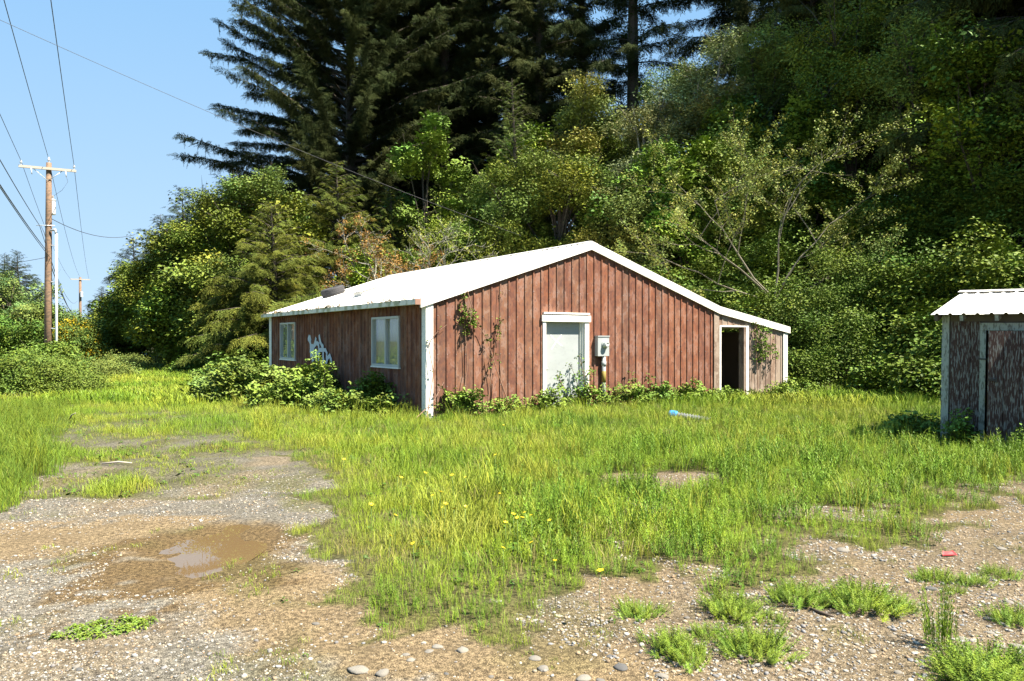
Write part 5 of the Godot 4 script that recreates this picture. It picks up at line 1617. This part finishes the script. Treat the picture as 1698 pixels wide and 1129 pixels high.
	bush("broom_bush", "smaller yellow-flowering broom at the left of the pole", "bush", at_px(62, 43), Vector3(1.0, 1.9, 0.9), 220, {"col": Color(0.14, 0.21, 0.042), "mesh": "fine", "bloom": Color(0.62, 0.45, 0.02), "bloom_share": 2.0})
	broadleaf("alder_tree", "pale green trees rising at the picture's left edge", "tree", at_px(10, 70), 8.2, 5.0, {"col": Color(0.168, 0.252, 0.07), "count": 1200, "lobes": 24, "base": 0.0})
	broadleaf("alder_tree", "pale green tree between the left edge and the pole", "tree", at_px(65, 66), 5.6, 4.0, {"col": Color(0.168, 0.245, 0.063), "count": 900, "lobes": 18, "base": 0.0})
	broadleaf("willow_bush", "dense green bush at the left edge below the pale trees", "bush", at_px(15, 42), 3.4, 2.4, {"col": Color(0.14, 0.231, 0.035), "count": 700, "lobes": 14, "base": 0.0, "mesh": "fine"})
	broadleaf("willow_bush", "green bush in front of the utility pole's foot", "bush", at_px(80, 36), 1.35, 1.5, {"col": Color(0.154, 0.231, 0.035), "count": 420, "lobes": 12, "base": 0.0, "mesh": "fine"})
	k = 0
	for b in [[25, 27, 0.75, "bramble mass at the left edge in front of the pole"], [85, 29, 0.55, "bramble mass right below the yellow broom"], [140, 33, 0.45, "low bramble mound where the track narrows"], [-30, 22, 0.9, "bramble mass cut by the left edge of the picture"], [60, 22.5, 0.7, "low brambles above the tall dark grass"], [200, 40, 0.5, "low bush beside the far end of the track"]]:
		bush("bramble_bush", b[3], "bush", at_px(b[0], b[1]), Vector3(2.1, b[2], 1.3), 620, {"mesh": "fine", "size": 0.6, "col": [Color(0.168, 0.245, 0.035), Color(0.154, 0.217, 0.035), Color(0.196, 0.252, 0.056)][k % 3], "canes": 16})
		k += 1
	for b in [[320, 36, 0.7, "low shrub standing alone on the far grass"], [420, 33, 1.1, "shrub under the young hemlock's left side"], [375, 30, 0.6, "low bramble runner left of the building"]]:
		bush("low_shrub", b[3], "bush", at_px(b[0], b[1]), Vector3(1.2, b[2], 0.9), 260, {"col": Color(0.154, 0.224, 0.035), "canes": 12})

	# behind the roof
	broadleaf("maple_tree", "young bright green maple in front of the dark spruces", "tree", at_px(708, 44), 14.0, 2.3, {"col": Color(0.161, 0.259, 0.042), "count": 420, "lobes": 14, "mesh": "maple", "base": 0.3, "trunk": 0.12})
	branchy("apple_tree", "leafless lichen-grey fruit tree with a few orange leaves behind the roof", at_px(640, 33), [[Vector3(-0.2, 3.0, 0), Vector3(-0.7, 1, 0.1), 1.0], [Vector3(0, 3.0, 0), Vector3(-0.1, 1, 0.2), 1.1], [Vector3(0.2, 3.0, 0), Vector3(0.7, 1, -0.1), 1.0], [Vector3(0, 3.0, 0), Vector3(-1, 0.7, -0.2), 1.0], [Vector3(0, 3.0, 0), Vector3(0.3, 1, -0.6), 1.0]], 1.9, 0.05, 4, {"leafy": 0.22, "per": 1, "col": Color(0.3, 0.17, 0.045), "stem": 3.0, "seed": 21, "wild": 0.35})
	branchy("apple_tree", "grey twiggy fruit tree with yellow-green moss, right of the orange-leaved one", at_px(725, 34), [[Vector3(-0.2, 3.2, 0), Vector3(-0.6, 1, 0.1), 1.0], [Vector3(0, 3.2, 0), Vector3(0.1, 1, 0.2), 1.2], [Vector3(0.2, 3.2, 0), Vector3(0.8, 1, -0.1), 1.0], [Vector3(0, 3.2, 0), Vector3(-0.2, 0.9, -0.6), 1.0]], 2.1, 0.05, 4, {"leafy": 0.14, "per": 1, "col": Color(0.224, 0.266, 0.042), "stem": 3.2, "seed": 22, "wild": 0.35})
	var ol := Color(0.18, 0.24, 0.036)
	broadleaf("willow_tree", "olive-green willow behind the roof, left of the ridge", "tree", at_px(835, 40), 9.8, 3.0, {"col": ol, "count": 1500, "lobes": 26, "mesh": "fine", "base": 0.05, "loose": 0.5})
	broadleaf("willow_tree", "olive-green willow filling the space above the ridge", "tree", at_px(935, 39), 10.2, 3.2, {"col": ol, "count": 1500, "lobes": 26, "mesh": "fine", "base": 0.05})
	broadleaf("willow_tree", "taller loose willow top against the dark trunks", "tree", at_px(960, 43), 13.4, 2.4, {"loose": 0.6, "col": Color(0.196, 0.21, 0.042), "count": 620, "lobes": 14, "mesh": "fine", "base": 0.25, "trunk": 0.1})
	broadleaf("willow_tree", "pale grey-green willow below the sky gap", "tree", at_px(1075, 41), 11.6, 2.6, {"col": Color(0.217, 0.231, 0.084), "count": 900, "lobes": 18, "mesh": "willow", "loose": 0.3, "base": 0.15, "bark": M.pale_bark})
	broadleaf("willow_tree", "pale silvery willow rising towards the sunlit hemlock", "tree", at_px(1180, 40), 12.8, 2.6, {"col": Color(0.21, 0.238, 0.077), "count": 950, "lobes": 18, "mesh": "willow", "loose": 0.2, "base": 0.2, "bark": M.pale_bark})
	broadleaf("willow_tree", "dark olive willow behind the right half of the gable", "tree", at_px(1030, 36), 8.0, 2.6, {"col": Color(0.14, 0.161, 0.0308), "count": 1200, "lobes": 22, "mesh": "fine", "base": 0.0})
	broadleaf("maple_tree", "bright fresh-green maple right of the ridge", "tree", at_px(1140, 35), 8.4, 1.9, {"col": Color(0.14, 0.245, 0.028), "count": 380, "lobes": 12, "mesh": "maple", "base": 0.2, "trunk": 0.09})
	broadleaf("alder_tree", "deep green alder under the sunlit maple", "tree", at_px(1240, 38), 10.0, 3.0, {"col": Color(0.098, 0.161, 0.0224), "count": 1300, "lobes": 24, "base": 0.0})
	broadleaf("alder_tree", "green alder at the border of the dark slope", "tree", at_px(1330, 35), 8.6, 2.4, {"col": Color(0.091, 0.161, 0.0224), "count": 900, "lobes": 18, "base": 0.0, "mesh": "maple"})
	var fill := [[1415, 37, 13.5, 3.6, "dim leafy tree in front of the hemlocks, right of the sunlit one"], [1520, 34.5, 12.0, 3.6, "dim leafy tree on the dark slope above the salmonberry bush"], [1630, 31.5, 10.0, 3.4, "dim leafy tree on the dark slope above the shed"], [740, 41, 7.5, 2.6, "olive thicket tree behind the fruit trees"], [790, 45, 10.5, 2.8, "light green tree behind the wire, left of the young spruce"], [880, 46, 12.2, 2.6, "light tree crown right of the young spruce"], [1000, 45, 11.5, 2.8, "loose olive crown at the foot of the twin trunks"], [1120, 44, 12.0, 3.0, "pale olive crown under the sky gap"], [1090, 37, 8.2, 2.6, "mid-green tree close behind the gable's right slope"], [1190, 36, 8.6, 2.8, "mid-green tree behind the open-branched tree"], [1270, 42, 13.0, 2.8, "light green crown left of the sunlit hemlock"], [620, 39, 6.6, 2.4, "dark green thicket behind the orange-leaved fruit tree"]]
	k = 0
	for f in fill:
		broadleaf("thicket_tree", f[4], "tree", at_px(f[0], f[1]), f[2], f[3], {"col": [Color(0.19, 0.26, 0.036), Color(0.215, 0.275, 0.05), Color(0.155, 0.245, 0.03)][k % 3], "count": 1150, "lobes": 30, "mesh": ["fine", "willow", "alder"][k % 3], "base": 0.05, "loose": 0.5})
		k += 1
	branchy("cherry_tree", "open-branched tree with pale limbs and sparse yellow-green leaves", at_px(1285, 29), [[Vector3(0, 1.6, 0), Vector3(-1.0, 0.75, 0.3), 1.2], [Vector3(0, 1.8, 0), Vector3(-0.7, 1.0, -0.1), 1.35], [Vector3(0, 1.8, 0), Vector3(0.5, 1, 0.2), 1.1], [Vector3(0, 1.9, 0), Vector3(0, 1, 0), 1.25], [Vector3(0, 1.5, 0), Vector3(-1, 0.35, 0.4), 1.1], [Vector3(0, 1.5, 0), Vector3(0.9, 0.5, 0.1), 0.8]], 3.3, 0.042, 3, {"leafy": 0.9, "per": 2, "bark": M.bark_grey, "col": Color(0.224, 0.259, 0.056), "stem": 1.9, "seed": 33, "wild": 0.22, "size": 1.0})
	# undergrowth on the slope behind the lean-to and the shed
	var sh := [[1262, 32.5, 2.2, "green shrub under the open-branched tree's forked limbs"], [1325, 33.5, 2.3, "green shrub behind the right limb of the open-branched tree"], [1215, 34, 2.4, "green shrub behind the left limbs of the open-branched tree"], [1110, 33, 2.2, "dark shrub behind the gable's right slope"], [1190, 31, 2.0, "dark green shrub behind the lean-to roof"], [1265, 29, 1.9, "green shrub rising over the lean-to's end"], [1340, 27, 2.1, "sunlit green shrub right of the lean-to"], [1395, 25.5, 1.6, "bright salmonberry bush between the lean-to and the shed"], [1440, 28, 2.1, "dim green shrub behind the bright salmonberry bush"], [1335, 24.5, 1.0, "low bright shrub at the lean-to's right corner"], [1500, 27, 1.7, "shaded shrub left of the shed roof"], [1560, 26, 1.9, "shaded shrub behind the shed's left corner"], [1640, 25, 2.0, "shaded shrub directly behind the shed"], [1720, 23, 2.0, "shaded shrub behind the shed at the right edge"], [1420, 33, 2.4, "shaded shrub on the lower slope above the salmonberry"], [1500, 33, 2.4, "shaded shrub on the middle of the dark slope"], [1590, 32, 2.4, "shaded shrub on the slope above the shed's left side"], [1690, 30, 2.4, "shaded shrub on the slope above the shed's right side"], [1470, 22.5, 0.9, "low brambles at the back of the meadow left of the shed"], [1540, 20.5, 0.8, "low shaded brambles just beyond the shed"], [1545, 23.5, 1.5, "shaded shrub close behind the shed's left wall"], [1600, 21.5, 1.3, "low shaded shrub directly behind the shed roof"], [1385, 38, 2.6, "shaded shrub at the foot of the sunlit hemlock"]]
	var und := Color(0.12, 0.18, 0.024)
	for b in sh:
		var bright: bool = "bright" in b[3] or "sunlit" in b[3]
		bush("undergrowth_shrub", b[3], "bush", at_px(b[0], b[1]), Vector3(b[2] * 1.0, b[2] * 1.15, b[2] * 0.8), int(170 * b[2]), {"col": und, "mesh": "fine" if bright else "alder", "size": 0.8 if bright else 0.9, "canes": 14})

# ---------------------------------------------------------------- scene

func _ready() -> void:
	var cam := Camera3D.new()
	cam.name = "camera"
	add_child(cam)
	cam.position = Vector3(0, EYE, 0)
	cam.rotation.x = -0.002
	cam.fov = 47.83
	cam.near = 0.05
	cam.far = 1500.0
	cam.current = true
	var env := Environment.new()
	env.background_mode = Environment.BG_SKY
	var sky := Sky.new()
	var ps := ProceduralSkyMaterial.new()
	ps.sky_top_color = lin(0.034, 0.125, 0.255)
	ps.sky_horizon_color = lin(0.175, 0.24, 0.30)
	ps.sky_curve = 0.33
	ps.ground_bottom_color = lin(0.07, 0.07, 0.05)
	ps.ground_horizon_color = lin(0.10, 0.12, 0.11)
	ps.sun_angle_max = 1.0
	sky.sky_material = ps
	env.sky = sky
	env.tonemap_mode = Environment.TONE_MAPPER_LINEAR
	env.tonemap_exposure = 3.6
	env.sdfgi_enabled = true
	env.ssao_enabled = true
	env.ssil_enabled = true
	var we := WorldEnvironment.new()
	we.environment = env
	add_child(we)
	var sun := DirectionalLight3D.new()
	sun.name = "sun"
	sun.light_energy = 1.6
	sun.light_color = Color(1.0, 0.965, 0.9)
	sun.light_angular_distance = 0.5
	sun.shadow_enabled = true
	add_child(sun)
	var az := deg_to_rad(65.0)
	var el := deg_to_rad(57.0)
	var to := Vector3(sin(az) * cos(el), sin(el), cos(az) * cos(el))
	sun.look_at_from_position(to * 50.0, Vector3.ZERO)

	n1.seed = 4; n1.frequency = 0.35; n1.fractal_octaves = 3
	n2.seed = 9; n2.frequency = 1.3; n2.fractal_octaves = 3
	n3.seed = 15; n3.frequency = 0.05
	meadow = PackedVector2Array([Vector2(-0.72, -4.35), Vector2(-0.07, -4.4), Vector2(0.04, -5.0), Vector2(0.8, -5.15), Vector2(1.12, -5.6), Vector2(1.35, -4.95), Vector2(2.1, -5.4), Vector2(2.4, -6.4), Vector2(3.55, -6.3), Vector2(4.3, -7.6), Vector2(5.2, -8.0), Vector2(6.5, -9.0), Vector2(16, -9.2), Vector2(18, -30), Vector2(-14, -30), Vector2(-9.0, -23), Vector2(-5.8, -17), Vector2(-3.9, -12.2), Vector2(-2.15, -9.1), Vector2(-1.75, -6.8), Vector2(-1.1, -5.4)])
	meadow_rim = meadow.slice(0, 13)
	for i in range(meadow.size() - 1, 15, -1): meadow_rim.insert(0, meadow[i])
	tall_left = PackedVector2Array([Vector2(-5.0, -7.6), Vector2(-5.6, -9.4), Vector2(-7.6, -12.5), Vector2(-9.4, -15.8), Vector2(-11.5, -20), Vector2(-30, -20), Vector2(-30, -7.6)])
	M.grit = picture(256, 256, 0.03, 3, func(p: float, q: float) -> Color:
		var k := 0.8 + 0.3 * (q - 0.5) + 0.25 * (p - 0.5)
		return Color(k, k, k), 0.12)
	stock()
	build_ground()
	build_red_building()
	build_shed()
	build_poles()
	build_woods()
	build_wall_plants()
	build_grass()
	build_gravel()
	build_small()
